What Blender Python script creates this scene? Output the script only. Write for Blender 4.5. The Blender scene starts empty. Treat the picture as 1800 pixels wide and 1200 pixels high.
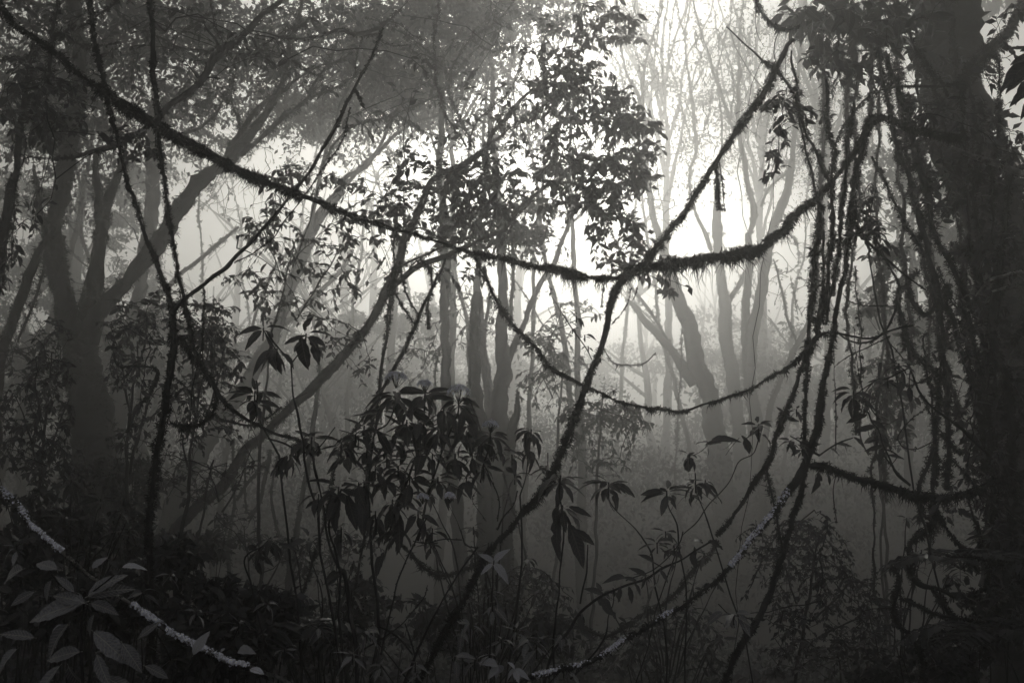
import bpy, math, random
import numpy as np
from mathutils import Matrix, Vector

# ------------------------------------------------------------------ camera, sky, sun, exposure
SC = bpy.context.scene
COL = SC.collection
PITCH = math.radians(8.0)
LENS = 32.0
F = 1800 * LENS / 36.0
CAM = np.array([0.0, 0.0, 1.6])
FWD = np.array([0.0, math.cos(PITCH), math.sin(PITCH)])
UPV = np.array([0.0, -math.sin(PITCH), math.cos(PITCH)])
RGT = np.array([1.0, 0.0, 0.0])
cam_d = bpy.data.cameras.new('camera')
cam_d.lens = LENS; cam_d.sensor_width = 36.0
cam_d.clip_start = 0.05; cam_d.clip_end = 2000
cam = bpy.data.objects.new('camera', cam_d); COL.objects.link(cam)
cam.location = CAM; cam.rotation_euler = (math.pi / 2 + PITCH, 0, 0)
SC.camera = cam

SUN_EL, SUN_AZ = 22.0, 3.0          # degrees; azimuth to the right of straight ahead
world = bpy.data.worlds.new('World'); SC.world = world; world.use_nodes = True
nt = world.node_tree; nt.nodes.clear()
sky = nt.nodes.new('ShaderNodeTexSky'); sky.sky_type = 'NISHITA'; sky.sun_disc = False
sky.sun_elevation = math.radians(SUN_EL); sky.sun_rotation = math.radians(SUN_AZ)
sky.dust_density = 2.8; sky.air_density = 1.0
bw = nt.nodes.new('ShaderNodeRGBToBW')
mul = nt.nodes.new('ShaderNodeMix'); mul.data_type = 'RGBA'; mul.blend_type = 'MULTIPLY'
mul.inputs[0].default_value = 1.0
mul.inputs[7].default_value = (1.0, 0.972, 0.90, 1)
bg = nt.nodes.new('ShaderNodeBackground'); bg.inputs[1].default_value = 0.15
out = nt.nodes.new('ShaderNodeOutputWorld')
nt.links.new(sky.outputs[0], bw.inputs[0]); nt.links.new(bw.outputs[0], mul.inputs[6])
nt.links.new(mul.outputs[2], bg.inputs[0]); nt.links.new(bg.outputs[0], out.inputs[0])

sun_d = bpy.data.lights.new('sun', 'SUN'); sun_d.energy = 2.2; sun_d.angle = math.radians(14)
sun_d.color = (1.0, 0.972, 0.90)
sun = bpy.data.objects.new('sun', sun_d); COL.objects.link(sun)
az, el = math.radians(SUN_AZ), math.radians(SUN_EL)
sdir = Vector((math.sin(az) * math.cos(el), math.cos(az) * math.cos(el), math.sin(el)))
sun.rotation_euler = sdir.to_track_quat('Z', 'Y').to_euler()

SC.view_settings.view_transform = 'Standard'; SC.view_settings.look = 'None'
SC.view_settings.gamma = 1.0; SC.view_settings.use_curve_mapping = False
SC.view_settings.exposure = -1.0
SC.cycles.use_denoising = True
SC.cycles.volume_bounces = 3
SC.cycles.max_bounces = 5; SC.cycles.diffuse_bounces = 1; SC.cycles.glossy_bounces = 1
SC.cycles.transmission_bounces = 1
SC.cycles.caustics_reflective = False; SC.cycles.caustics_refractive = False
HAZE_DENSITY = 0.038
HAZE_G = 0.86

rng = np.random.default_rng(7)
random.seed(7)

# ------------------------------------------------------------------ materials
def mat(name, base, dark=None, scale=8.0, rough=0.8, bump=0.0, per='none', spec=0.3, spots=None, trans=0.0, veins=0.0):
    """Noise-mottled grey surface; per='object' or 'island' adds a shade of its own to each leaf."""
    m = bpy.data.materials.new(name); m.use_nodes = True
    t = m.node_tree; t.nodes.clear()
    o = t.nodes.new('ShaderNodeOutputMaterial'); p = t.nodes.new('ShaderNodeBsdfPrincipled')
    t.links.new(p.outputs[0], o.inputs[0])
    p.inputs['Roughness'].default_value = rough
    p.inputs['Specular IOR Level'].default_value = spec
    tc = t.nodes.new('ShaderNodeTexCoord'); n = t.nodes.new('ShaderNodeTexNoise')
    n.inputs['Scale'].default_value = scale; n.inputs['Detail'].default_value = 5
    t.links.new(tc.outputs['Object'], n.inputs['Vector'])
    r = t.nodes.new('ShaderNodeValToRGB')
    d = dark if dark is not None else base * 0.5
    r.color_ramp.elements[0].position = 0.3; r.color_ramp.elements[0].color = (d * .93, d * .96, d * 1.14, 1)
    r.color_ramp.elements[1].position = 0.7; r.color_ramp.elements[1].color = (base * .93, base * .96, base * 1.14, 1)
    if spots:
        e = r.color_ramp.elements.new(spots[0] - 0.01); e.color = (base, base, base, 1)
        e = r.color_ramp.elements.new(spots[0] + 0.02); e.color = (spots[1],) * 3 + (1,)
    t.links.new(n.outputs[0], r.inputs[0])
    src = r.outputs[0]
    if per != 'none':
        if per == 'object':
            i = t.nodes.new('ShaderNodeObjectInfo'); rnd = i.outputs['Random']
        else:
            i = t.nodes.new('ShaderNodeNewGeometry'); rnd = i.outputs['Random Per Island']
        mr = t.nodes.new('ShaderNodeMapRange'); mr.inputs[3].default_value = 0.55; mr.inputs[4].default_value = 1.5
        t.links.new(rnd, mr.inputs[0])
        mx = t.nodes.new('ShaderNodeMix'); mx.data_type = 'RGBA'; mx.blend_type = 'MULTIPLY'; mx.inputs[0].default_value = 1
        t.links.new(src, mx.inputs[6]); t.links.new(mr.outputs[0], mx.inputs[7]); src = mx.outputs[2]
    hsrc = n.outputs[0]
    if veins:
        # midrib and side veins, laid out in the leaf's own coordinates
        def mth(op, a, b_=None):
            q = t.nodes.new('ShaderNodeMath'); q.operation = op
            for k, v in enumerate((a, b_)):
                if v is None: continue
                if isinstance(v, (int, float)): q.inputs[k].default_value = v
                else: t.links.new(v, q.inputs[k])
            return q.outputs[0]
        sx = t.nodes.new('ShaderNodeSeparateXYZ'); t.links.new(tc.outputs['Object'], sx.inputs[0])
        ax = mth('ABSOLUTE', sx.outputs[0])
        side = mth('POWER', mth('ABSOLUTE', mth('SINE', mth('MULTIPLY', mth('SUBTRACT', sx.outputs[1], mth('MULTIPLY', ax, .9)), 34.0))), 14.0)
        rib = mth('LESS_THAN', ax, .010)
        vv = mth('MAXIMUM', mth('MULTIPLY', side, .55), rib)
        vm = t.nodes.new('ShaderNodeMix'); vm.data_type = 'RGBA'; vm.inputs[7].default_value = (base * veins,) * 3 + (1,)
        t.links.new(vv, vm.inputs[0]); t.links.new(src, vm.inputs[6]); src = vm.outputs[2]
        hsrc = mth('ADD', n.outputs[0], mth('MULTIPLY', vv, -.5))
    t.links.new(src, p.inputs['Base Color'])
    if trans:
        tr = t.nodes.new('ShaderNodeBsdfTranslucent'); ms = t.nodes.new('ShaderNodeMixShader'); ms.inputs[0].default_value = trans
        t.links.new(src, tr.inputs[0]); t.links.new(p.outputs[0], ms.inputs[1]); t.links.new(tr.outputs[0], ms.inputs[2])
        t.links.new(ms.outputs[0], o.inputs['Surface'])
    if bump:
        b = t.nodes.new('ShaderNodeBump'); b.inputs['Strength'].default_value = bump
        b.inputs['Distance'].default_value = 0.02
        t.links.new(hsrc, b.inputs['Height']); t.links.new(b.outputs[0], p.inputs['Normal'])
    return m

M_BARK = mat('bark', 0.04, 0.01, 9, 0.9, 1.0)
M_PALEBARK = mat('pale_bark', 0.22, 0.05, 30, 0.85, 0.8, spots=(0.6, 0.42))
M_MOSS = mat('moss', 0.032, 0.014, 9, 0.95, 0, 'island', 0.1)
M_LEAF = mat('leaf_surface', 0.06, 0.035, 30, 0.3, 0.3, 'object', 0.5, trans=.3, veins=1.8)
M_LEAFI = mat('crown_leaf_surface', 0.07, 0.045, 6, 0.5, 0, 'island', 0.3, trans=.3)
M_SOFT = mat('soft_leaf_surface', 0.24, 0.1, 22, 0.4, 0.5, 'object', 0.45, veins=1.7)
M_LIT_LEAF = mat('lit_leaf_surface', 0.6, 0.42, 25, 0.5, 0.4, 'object', 0.3, veins=.55)  # light falling on single leaves, put into a paler leaf colour
M_LICHEN = mat('lichen', 0.88, 0.65, 60, 0.9, 0, 'island', 0.1)
M_PETAL = mat('petal', 0.88, 0.7, 60, 0.8, 0, 'island', 0.1)
M_GROUND = mat('forest_floor', 0.035, 0.015, 3, 0.95, 0.8)
M_HERB = mat('herb_surface', 0.09, 0.04, 5, 0.8, 0, 'island', 0.15)

# ------------------------------------------------------------------ geometry helpers
def P(x, y, d):
    """Point seen at (x, y) of the 1800 x 1200 photograph, d metres ahead of the camera."""
    x = np.asarray(x, float)[..., None]; y = np.asarray(y, float)[..., None]; d = np.asarray(d, float)[..., None]
    return CAM + d * (FWD + RGT * (x - 900) / F + UPV * (600 - y) / F)

def hgt(x, y):
    x = np.asarray(x, float); y = np.asarray(y, float)
    h = 0.16 * np.sin(x * 0.55 + 1.1) * np.cos(y * 0.4 + .3) + 0.07 * np.sin(x * 1.7 + y * 1.3) + 0.04 * np.sin(x * 3.1 - y * 2.2)
    r = np.sqrt(x * x + y * y)
    h = h - 1.1 * np.exp(-((y - 14) / 6.0) ** 2) + 0.085 * np.clip(y - 16, 0, 90) * (1 + .25 * np.sin(x * .07 + 1))
    return h - 0.1 + 0.35 * np.exp(-((x + 2.2) ** 2 + (y - 4.5) ** 2) / 5.0)

def raw_mesh(name, V, faces, smooth=True):
    """faces: (M,3) or (M,4) int array."""
    me = bpy.data.meshes.new(name)
    V = np.ascontiguousarray(V, np.float32); faces = np.ascontiguousarray(faces, np.int32)
    k = faces.shape[1]; M = len(faces)
    me.vertices.add(len(V)); me.vertices.foreach_set('co', V.ravel())
    me.loops.add(M * k); me.loops.foreach_set('vertex_index', faces.ravel())
    me.polygons.add(M); me.polygons.foreach_set('loop_start', np.arange(0, M * k, k, dtype=np.int32))
    me.update(calc_edges=True)
    if smooth: me.polygons.foreach_set('use_smooth', np.ones(M, bool))
    return me

def tag(o, label=None, cat=None, group=None, kind=None):
    if label: o['label'] = label
    if cat: o['category'] = cat
    if group: o['group'] = group
    if kind: o['kind'] = kind
    return o

def thing(name, label, cat, loc, group=None):
    o = bpy.data.objects.new(name, None); COL.objects.link(o)
    o.empty_display_size = 0.1; o.location = [float(v) for v in loc]
    return tag(o, label, cat, group)

def part(name, V, faces, m, parent=None, kind=None, smooth=True):
    off = np.array(parent.location) if parent is not None else np.zeros(3)
    if parent is not None and parent.parent is not None: off = off + np.array(parent.parent.location)
    me = raw_mesh(name, V - off, faces, smooth); me.materials.append(m)
    o = bpy.data.objects.new(name, me); COL.objects.link(o)
    if parent is not None: o.parent = parent
    if kind: o['kind'] = kind
    return o

def spline(ctrl, step):
    """Catmull-Rom through rows of ctrl, sampled about every `step` pixels."""
    c = np.asarray(ctrl, float)
    c = np.vstack([2 * c[0] - c[1], c, 2 * c[-1] - c[-2]])
    outp = []
    for i in range(1, len(c) - 2):
        p0, p1, p2, p3 = c[i - 1], c[i], c[i + 1], c[i + 2]
        n = max(1, int(np.hypot(*(p2 - p1)[:2]) / step))
        for k in range(n):
            t = k / n
            outp.append(0.5 * ((2 * p1) + (-p0 + p2) * t + (2 * p0 - 5 * p1 + 4 * p2 - p3) * t * t + (-p0 + 3 * p1 - 3 * p2 + p3) * t ** 3))
    outp.append(c[-2])
    return np.array(outp)

def path(spec, depth, step=6, wob=1.0, ground=False):
    """'x,y,w x,y,w ...' in photo pixels -> world points and radii. depth: metres or (start, end)."""
    rows = [[float(v) for v in s.split(',')] for s in spec.split()]
    d0, d1 = depth if isinstance(depth, (tuple, list)) else (depth, depth)
    L = np.r_[0, np.cumsum([math.hypot(b[0] - a[0], b[1] - a[1]) for a, b in zip(rows, rows[1:])])]
    L = L / max(L[-1], 1e-6)
    ctrl = [[r[0], r[1], r[2], r[3] if len(r) > 3 else d0 + (d1 - d0) * l] for r, l in zip(rows, L)]
    s = spline(ctrl, step)
    n = len(s); k = np.arange(n) * step
    ph = rng.uniform(0, 6.28, 8)
    dj = 0.010 * (np.sin(k / 61 + ph[0]) + .7 * np.sin(k / 27 + ph[1])) * wob
    jx = wob * (0.9 * np.sin(k / 19 + ph[2]) + 0.6 * np.sin(k / 8.3 + ph[3]))
    jy = wob * (0.9 * np.sin(k / 17 + ph[4]) + 0.6 * np.sin(k / 9.1 + ph[5]))
    d = s[:, 3] * (1 + dj)
    pts = P(s[:, 0] + jx, s[:, 1] + jy, d)
    rad = np.maximum(s[:, 2], 0.8) * 0.5 * d / F
    if ground:
        e = pts[-1]; g = hgt(e[0], e[1]) - 0.15
        if e[2] > g:
            nn = max(2, int((e[2] - g) / 0.12))
            tt = np.linspace(0, 1, nn + 1)[1:, None]
            lead = (pts[-1] - pts[-2]); lead = lead / (np.linalg.norm(lead) + 1e-9); lead[2] = 0
            ex = e + tt * np.array([0, 0, g - e[2]]) + lead * 0.3 * (e[2] - g) * (1 - (1 - tt) ** 2)
            ex[:, :2] += np.cumsum(rng.normal(0, .012, (nn, 2)), axis=0)
            pts = np.vstack([pts, ex]); rad = np.r_[rad, rad[-1] * (1 + 0.35 * tt[:, 0])]
    return pts, rad

def frames(pts):
    T = np.gradient(pts, axis=0); T /= np.linalg.norm(T, axis=1)[:, None] + 1e-12
    N = np.zeros_like(T)
    a = np.array([0, 1.0, 0.0]) if abs(T[0][1]) < 0.9 else np.array([1.0, 0, 0])
    v = np.cross(T[0], a); N[0] = v / np.linalg.norm(v)
    for i in range(1, len(T)):
        v = N[i - 1] - T[i] * np.dot(N[i - 1], T[i]); N[i] = v / (np.linalg.norm(v) + 1e-12)
    B = np.cross(T, N)
    return T, N, B

def tube(pts, rad, sides=8, rough=0.12, cap=True):
    T, N, B = frames(pts); n = len(pts)
    a = np.linspace(0, 2 * math.pi, sides, endpoint=False)
    ph = rng.uniform(0, 6.28, 6); k = np.arange(n)[:, None]
    r = rad[:, None] * (1 + rough * (np.sin(k * 0.55 + ph[0] + 2 * np.sin(a + ph[1])) * .6 + np.sin(2 * a + k * .21 + ph[2]) * .7
        + np.sin(3 * a - k * .33 + ph[3]) * .5) + rough * 0.7 * rng.standard_normal((n, sides)))
    V = pts[:, None, :] + r[..., None] * (np.cos(a)[None, :, None] * N[:, None, :] + np.sin(a)[None, :, None] * B[:, None, :])
    V = V.reshape(-1, 3)
    i = np.arange(n - 1)[:, None] * sides; j = np.arange(sides)[None, :]; j2 = (j + 1) % sides
    Q = np.stack([i + j, i + j2, i + sides + j2, i + sides + j], -1).reshape(-1, 4)
    if cap:
        V = np.vstack([V, pts[0] - T[0] * rad[0] * .4, pts[-1] + T[-1] * rad[-1] * .4]); m = n * sides
        jj = np.arange(sides)
        c0 = np.stack([np.full(sides, m), (jj + 1) % sides, jj, jj], -1)
        c1 = np.stack([np.full(sides, m + 1), (n - 1) * sides + jj, (n - 1) * sides + (jj + 1) % sides, (n - 1) * sides + (jj + 1) % sides], -1)
        tri = np.vstack([c0, c1])[:, :3]
        T3 = np.vstack([Q[:, [0, 1, 2]], Q[:, [0, 2, 3]], tri])
        return V, T3
    return V, np.vstack([Q[:, [0, 1, 2]], Q[:, [0, 2, 3]]])

def merge(lst):
    Vs, Fs, o = [], [], 0
    for V, Fc in lst:
        Vs.append(V); Fs.append(Fc + o); o += len(V)
    return np.vstack(Vs), np.vstack(Fs)

def moss_mesh(pts, rad, n, length, hang=1.0, clump=1.0, width=0.13, t_range=(0, 1)):
    """Ragged fringe of short blades round a stem, longer on its underside and in clumps."""
    T, N, B = frames(pts); m = len(pts)
    seg = np.r_[0, np.cumsum(np.linalg.norm(np.diff(pts, axis=0), axis=1))]
    ph = rng.uniform(0, 6.28, 8)
    wave = lambda s: (np.sin(s * 9 + ph[0]) + np.sin(s * 23 + ph[1]) + .9 * np.sin(s * 51 + ph[2]) + .7 * np.sin(s * 97 + ph[3]))
    # tufts first, then the blades of each tuft
    nt_ = max(8, n // 11)
    tu = rng.uniform(t_range[0], t_range[1], nt_) * seg[-1]
    slow = np.sin(tu * 3.1 + ph[4]) + .8 * np.sin(tu * 7.3 + ph[5]) + .5 * np.sin(tu * 13.7 + ph[6])
    gate = wave(tu) * .7 + slow * .9 + clump * .9
    keep = gate + rng.normal(0, .7, nt_) > -.6
    tu, gate = tu[keep], gate[keep]; nt_ = len(tu)
    if nt_ == 0: tu = np.array([seg[-1] * .5]); gate = np.array([0.]); nt_ = 1
    ta = rng.uniform(0, 2 * math.pi, nt_); tl = np.exp(rng.normal(-.15, .5, nt_)); tj = rng.normal(0, .55, (nt_, 3))
    q = rng.integers(0, nt_, int(n * .9 * max(.3, keep.mean())))
    n = len(q); u = np.clip(tu[q] + rng.normal(0, .28 * length, n), 0, seg[-1] * .9999); a = ta[q] + rng.normal(0, .35, n); gate = gate[q]
    i = np.clip(np.searchsorted(seg, u) - 1, 0, m - 2)
    f = ((u - seg[i]) / (seg[i + 1] - seg[i] + 1e-12))[:, None]
    c = pts[i] * (1 - f) + pts[i + 1] * f; r = rad[i]
    rd = np.cos(a)[:, None] * N[i] + np.sin(a)[:, None] * B[i]
    under = np.clip(-rd[:, 2], 0, 1) * np.clip(1.2 - np.abs(T[i][:, 2]), 0, 1)
    lump = np.clip(gate / 2.6, -.6, 1.3)
    ln = .66 * length * tl[q] * (0.35 + 0.5 * rng.random(n) + 0.3 * lump) * (1 + hang * under * rng.random(n) ** 4 * 2.2)
    ln = np.clip(ln, length * .12, length * 3.2)
    base = c + rd * (r * 0.85 + length * rng.random(n) * np.clip(.2 + .3 * lump, .02, .6))[:, None]
    d1 = rd + tj[q] + 0.6 * rng.standard_normal((n, 3)) + np.array([0, 0, -0.25 * hang]); d1 /= np.linalg.norm(d1, axis=1)[:, None]
    d2 = d1 * .8 + np.array([0, 0, -0.7 * hang]) + .6 * rng.standard_normal((n, 3)); d2 /= np.linalg.norm(d2, axis=1)[:, None]
    side = np.cross(d1, rng.standard_normal((n, 3))); side /= np.linalg.norm(side, axis=1)[:, None] + 1e-9
    w = (np.linalg.norm(c - CAM, axis=1) / F * .62 * rng.uniform(.5, 1.4, n))[:, None]
    p1 = base + d1 * (ln * .5)[:, None]; p2 = p1 + d2 * (ln * .5)[:, None]
    V = np.stack([base - side * w, base + side * w, p1 + side * w * .8, p1 - side * w * .8, p2], 1).reshape(-1, 3)
    o = (np.arange(n) * 5)[:, None]
    Tt = np.stack([o + [0, 1, 2], o + [0, 2, 3], o + [3, 2, 4]], 1).reshape(-1, 3)
    return V, Tt

# leaf templates: x across, y along, z up from the blade; unit length
def leaf_template(stations, wid, droop=0.15, fold=0.12, wave=0.0, bite=0, stalk=0.12, tipw=2.0, rnd=None):
    rnd = rnd or random.Random(1)
    ys = np.linspace(0, 1, stations + 1)
    V, T3 = [], []
    if stalk:
        V += [(-.012, -stalk, .0), (.012, -stalk, .0)]
    base = len(V)
    for q, y in enumerate(ys):
        w = wid * (math.sin(math.pi * y ** 0.85) ** 0.8) * (1.0 if y < .5 else (1 - (y - .5) * .25)) if 0 < y < 1 else (0.012 if y == 0 else 0.004)
        z = -droop * y * y
        zz = z + fold * w * 2
        wl = w * (1 + wave * math.sin(q * 2.3)) ; wr = w * (1 + wave * math.sin(q * 1.9 + 1))
        if bite and rnd.random() < bite and 0 < y < 1: wl *= rnd.uniform(.35, .7)
        if bite and rnd.random() < bite and 0 < y < 1: wr *= rnd.uniform(.35, .7)
        ro = wave * .12 * math.sin(q * 2.0)
        V += [(-wl, y, zz + ro), (0, y, z), (wr, y, zz - ro)]
    if stalk: T3 += [(0, 1, base + 1)]
    for q in range(stations):
        a = base + q * 3; b = a + 3
        T3 += [(a, a + 1, b + 1), (a, b + 1, b), (a + 1, a + 2, b + 2), (a + 1, b + 2, b + 1)]
    return np.array(V, float), np.array(T3, int)

RT = random.Random(3)
T_TINY = (np.array([[0, 0, 0], [-.24, .42, .05], [0, .45, -.01], [.24, .42, .05], [0, 1, -.14]], float),
          np.array([[0, 2, 1], [0, 3, 2], [1, 2, 4], [2, 3, 4]], int))
T_SMALL = [leaf_template(4, w, d, .15, .12, 0, .12, rnd=RT) for w, d in ((.2, .1), (.25, .3), (.22, -.12), (.18, .4))]
T_BIG = [leaf_template(11, w * 1.14, d, f, .07, b, .10, rnd=RT) for w, d, f, b in
         ((.13, .12, .12, 0), (.165, .35, .18, .10), (.15, .55, .1, .12), (.18, .25, .25, .22), (.12, .1, .3, 0), (.16, .7, .15, .0), (.14, .3, .2, 0), (.15, -.08, .15, 0))]
T_SOFT = [leaf_template(12, w, d, f, .06, 0, .08, rnd=RT) for w, d, f in ((.2, .3, .12), (.22, .45, .2), (.18, .15, .15), (.21, .6, .1))]

_tm = {}
def tmesh(key, tpl, m):
    k = (key, m.name)
    if k not in _tm:
        me = raw_mesh('leaf', tpl[0], tpl[1]); me.materials.append(m); _tm[k] = me
    return _tm[k]

def basis(dirs, normals, size):
    """(n,3,3) matrices with columns x (across), y (along dirs), z (blade normal), times size."""
    y = dirs / (np.linalg.norm(dirs, axis=1)[:, None] + 1e-9)
    x = np.cross(y, normals); x /= np.linalg.norm(x, axis=1)[:, None] + 1e-9
    z = np.cross(x, y)
    return np.stack([x, y, z], -1) * np.asarray(size)[:, None, None]

def leaves_joined(pos, R, tpl):
    V0, T0 = tpl
    V = np.einsum('nij,vj->nvi', R, V0) + pos[:, None, :]
    Fc = T0[None] + (np.arange(len(pos)) * len(V0))[:, None, None]
    return V.reshape(-1, 3), Fc.reshape(-1, 3)

def leaf_parts(th, pos, R, tpls, m, key, label=None):
    loc = np.array(th.location)
    for q in range(len(pos)):
        j = int(rng.integers(len(tpls)))
        o = bpy.data.objects.new('leaf', tmesh((key, j), tpls[j], m))
        mw = np.eye(4); mw[:3, :3] = R[q]; mw[:3, 3] = pos[q] - loc
        o.parent = th; o.matrix_basis = Matrix(mw.tolist()); COL.objects.link(o)
        if label: o['label'] = label

def screen(p):
    q = p - CAM; d = q @ FWD
    return 900 + F * (q @ RGT) / d, 600 - F * (q @ UPV) / d, d

def add_leaves(th, pos, R, m_part=None, m_joined=None, n_parts=300, min_px=9, name='foliage', tiny=T_TINY):
    """The leaves that show largest become parts, the rest one joined part."""
    if not len(pos): return
    x, y, d = screen(pos)
    px = np.linalg.norm(R[:, :, 1], axis=1) * F / np.maximum(d, .1)
    ok = (x > -20) & (x < 1820) & (y > -20) & (y < 1220) & (px >= min_px)
    order = np.argsort(-np.where(ok, px, -1))
    k = min(n_parts, int(ok.sum()))
    a, b = order[:k], order[k:]
    if k: leaf_parts(th, pos[a], R[a], T_SMALL, m_part or M_LEAF, 'small')
    if len(b):
        V, T3 = leaves_joined(pos[b], R[b], tiny)
        part(name, V, T3, m_joined or M_LEAFI, th, 'stuff', smooth=False)

# ------------------------------------------------------------------ twigs and foliage zones
def twigs(anchors, zones, depth_spread=0.12):
    """zones: (cx, cy, rx, ry, depth, n_twigs, leaves_per_twig, leaf_px). Twigs grow from the nearest wood."""
    anc = [np.asarray(anchors)]
    tub, lp, lR = [], [], []
    for (cx, cy, rx, ry, dep, nt_, nl, lpx) in zones:
        A = np.vstack(anc); new = []
        ang = rng.uniform(0, 2 * math.pi, nt_); rr = np.sqrt(rng.random(nt_))
        ex = cx + rx * rr * np.cos(ang); ey = cy + ry * rr * np.sin(ang)
        ed = dep * (1 + depth_spread * rng.standard_normal(nt_))
        E = P(ex, ey, ed)
        order = np.argsort(np.min(np.linalg.norm(E[:, None] - A[None, ::max(1, len(A) // 300)], axis=2), axis=1))
        A = A.copy()
        for q in order:
            e = E[q]
            dd = np.linalg.norm(A - e, axis=1); j = int(np.argmin(dd + rng.random(len(dd)) * .05))
            s = A[j]; L = dd[j]
            if L < 0.03: continue
            mid = (s + e) / 2 + rng.normal(0, .12 * L, 3) + np.array([0, 0, .10 * L])
            kk = 7; t = np.linspace(0, 1, kk)[:, None]
            pts = (1 - t) ** 2 * s + 2 * t * (1 - t) * mid + t * t * e
            pts[1:] += rng.normal(0, .02 * L, (kk - 1, 3))
            sc = dep / F
            r0 = min(2.2, 0.7 + L / sc / 120) * sc * .5
            rad = np.linspace(r0, 0.45 * sc, kk)
            tub.append(tube(pts, rad, 4, .05, cap=False))
            T = np.gradient(pts, axis=0)
            m = max(2, int(nl * rng.uniform(.6, 1.4)))
            reach = min(1.0, nl * lpx * .55 * sc / L)
            tt = 1 - reach * rng.random(m) ** 1.1
            tt[0] = 1.0
            fi = tt * (kk - 1); i0 = np.clip(fi.astype(int), 0, kk - 2); fr = (fi - i0)[:, None]
            pp = pts[i0] * (1 - fr) + pts[i0 + 1] * fr
            td = T[i0] / (np.linalg.norm(T[i0], axis=1)[:, None] + 1e-9)
            sd = np.cross(td, np.array([0, 0, 1.0])); sd /= np.linalg.norm(sd, axis=1)[:, None] + 1e-9
            sg = rng.choice([-1, 1], m)[:, None]
            dr = td * rng.uniform(.2, .9, (m, 1)) + sg * sd * rng.uniform(.4, 1.1, (m, 1)) + rng.normal(0, .3, (m, 3)) + np.array([0, 0, -.45])
            nrm = np.array([0, 0, 1.0]) + rng.normal(0, .55, (m, 3))
            sz = lpx * sc * rng.uniform(.6, 1.25, m)
            lp.append(pp); lR.append(basis(dr, nrm, sz))
            A = np.vstack([A, pts[2:]])
            new.append(pts[2:])
        if new: anc.append(np.vstack(new))
    wood = merge(tub) if tub else None
    return wood, (np.vstack(lp) if lp else np.zeros((0, 3))), (np.concatenate(lR) if lR else np.zeros((0, 3, 3)))

def leafy(th, anchors, zones, n_parts=300, min_px=9, spread=.12, mp=None, mj=None):
    wood, lp, lR = twigs(anchors, zones, spread)
    if wood is not None: part('twigs', wood[0], wood[1], M_BARK, th, 'stuff')
    add_leaves(th, lp, lR, n_parts=n_parts, min_px=min_px, m_part=mp, m_joined=mj)

def cloud_leaves(centres, radii, n, size, clumps=60, clump_r=.35):
    """Leaves in clumps filling ellipsoids; returns positions and matrices."""
    pos = []
    for c, r in zip(centres, radii):
        q = rng.standard_normal((clumps, 3)); q /= np.linalg.norm(q, axis=1)[:, None]
        q = q * (rng.random((clumps, 1)) ** .45)
        cc = np.array(c) + q * np.array(r)
        k = n // len(centres)
        w = rng.random(clumps) ** 1.5; w /= w.sum()
        idx = rng.choice(clumps, k, p=w)
        pos.append(cc[idx] + rng.normal(0, 1, (k, 3)) * np.array(r) * clump_r * np.array([1, 1, .6]) * (.5 + rng.random((clumps, 1))[idx]) * .6)
    pos = np.vstack(pos); m = len(pos)
    dr = rng.standard_normal((m, 3)) + np.array([0, 0, -.5])
    R = basis(dr, rng.standard_normal((m, 3)) + np.array([0, 0, 1.2]), size * rng.uniform(.5, 1.3, m))
    return pos, R

# ------------------------------------------------------------------ builders
def wood_part(name, th, pts, rad, m=M_BARK, sides=None, rough=.12):
    rpx = rad.max() * F / max(.5, np.linalg.norm(pts[len(pts) // 2] - CAM))
    sides = sides or (14 if rpx > 20 else 10 if rpx > 6 else 7 if rpx > 2 else 5)
    V, T3 = tube(pts, rad, sides, rough); return part(name, V, T3, m, th)

def mossy(th, pts, rad, dens=2.2, px=9, hang=1.0, t_range=(0, 1), clump=1.0):
    """dens: blades per photo pixel of length; px: blade length in photo pixels."""
    d = np.linalg.norm(pts.mean(0) - CAM); L = np.linalg.norm(np.diff(pts, axis=0), axis=1).sum() * F / d
    n = int(min(34000, dens * L * 3.6)) 
    V, T3 = moss_mesh(pts, rad, max(30, n), px * d / F, hang, clump, t_range=t_range)
    return part('moss', V, T3, M_MOSS, th, 'stuff', smooth=False)

def lichen(th, pts, rad, n, size_px, t_range=(0, 1)):
    """Pale crust flakes standing on the upper side of a stem."""
    T, N, B = frames(pts); m = len(pts)
    cen = rng.uniform(t_range[0], t_range[1], max(5, n // 60))
    u = np.clip(cen[rng.integers(len(cen), size=n)] + rng.normal(0, .013, n), t_range[0], t_range[1]) * (m - 1)
    i = np.clip(u.astype(int), 0, m - 2); f = (u - i)[:, None]
    c = pts[i] * (1 - f) + pts[i + 1] * f
    v = rng.standard_normal((n, 3)) * .5 + np.array([-.1, -.6, .9])
    v -= T[i] * np.sum(v * T[i], 1)[:, None]; v /= np.linalg.norm(v, axis=1)[:, None]
    d = np.linalg.norm(c - CAM, axis=1); s = (size_px * d / F * rng.uniform(.4, 1.3, n))[:, None]
    p = c + v * (rad[i] * 1.02 + rng.uniform(.3, 3.2, n) * d / F)[:, None]
    x = np.cross(v, rng.standard_normal((n, 3))); x /= np.linalg.norm(x, axis=1)[:, None]; y = np.cross(v, x)
    V = np.stack([p + x * s, p + y * s * .8 + v * s * .3, p - x * s * .9, p - y * s * .7 + v * s * .2, p + v * s * .5], 1).reshape(-1, 3)
    o = (np.arange(n) * 5)[:, None]
    T3 = np.stack([o + [0, 1, 4], o + [1, 2, 4], o + [2, 3, 4], o + [3, 0, 4]], 1).reshape(-1, 3)
    return part('lichen', V, T3, M_LICHEN, th, 'stuff', smooth=False)

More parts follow.
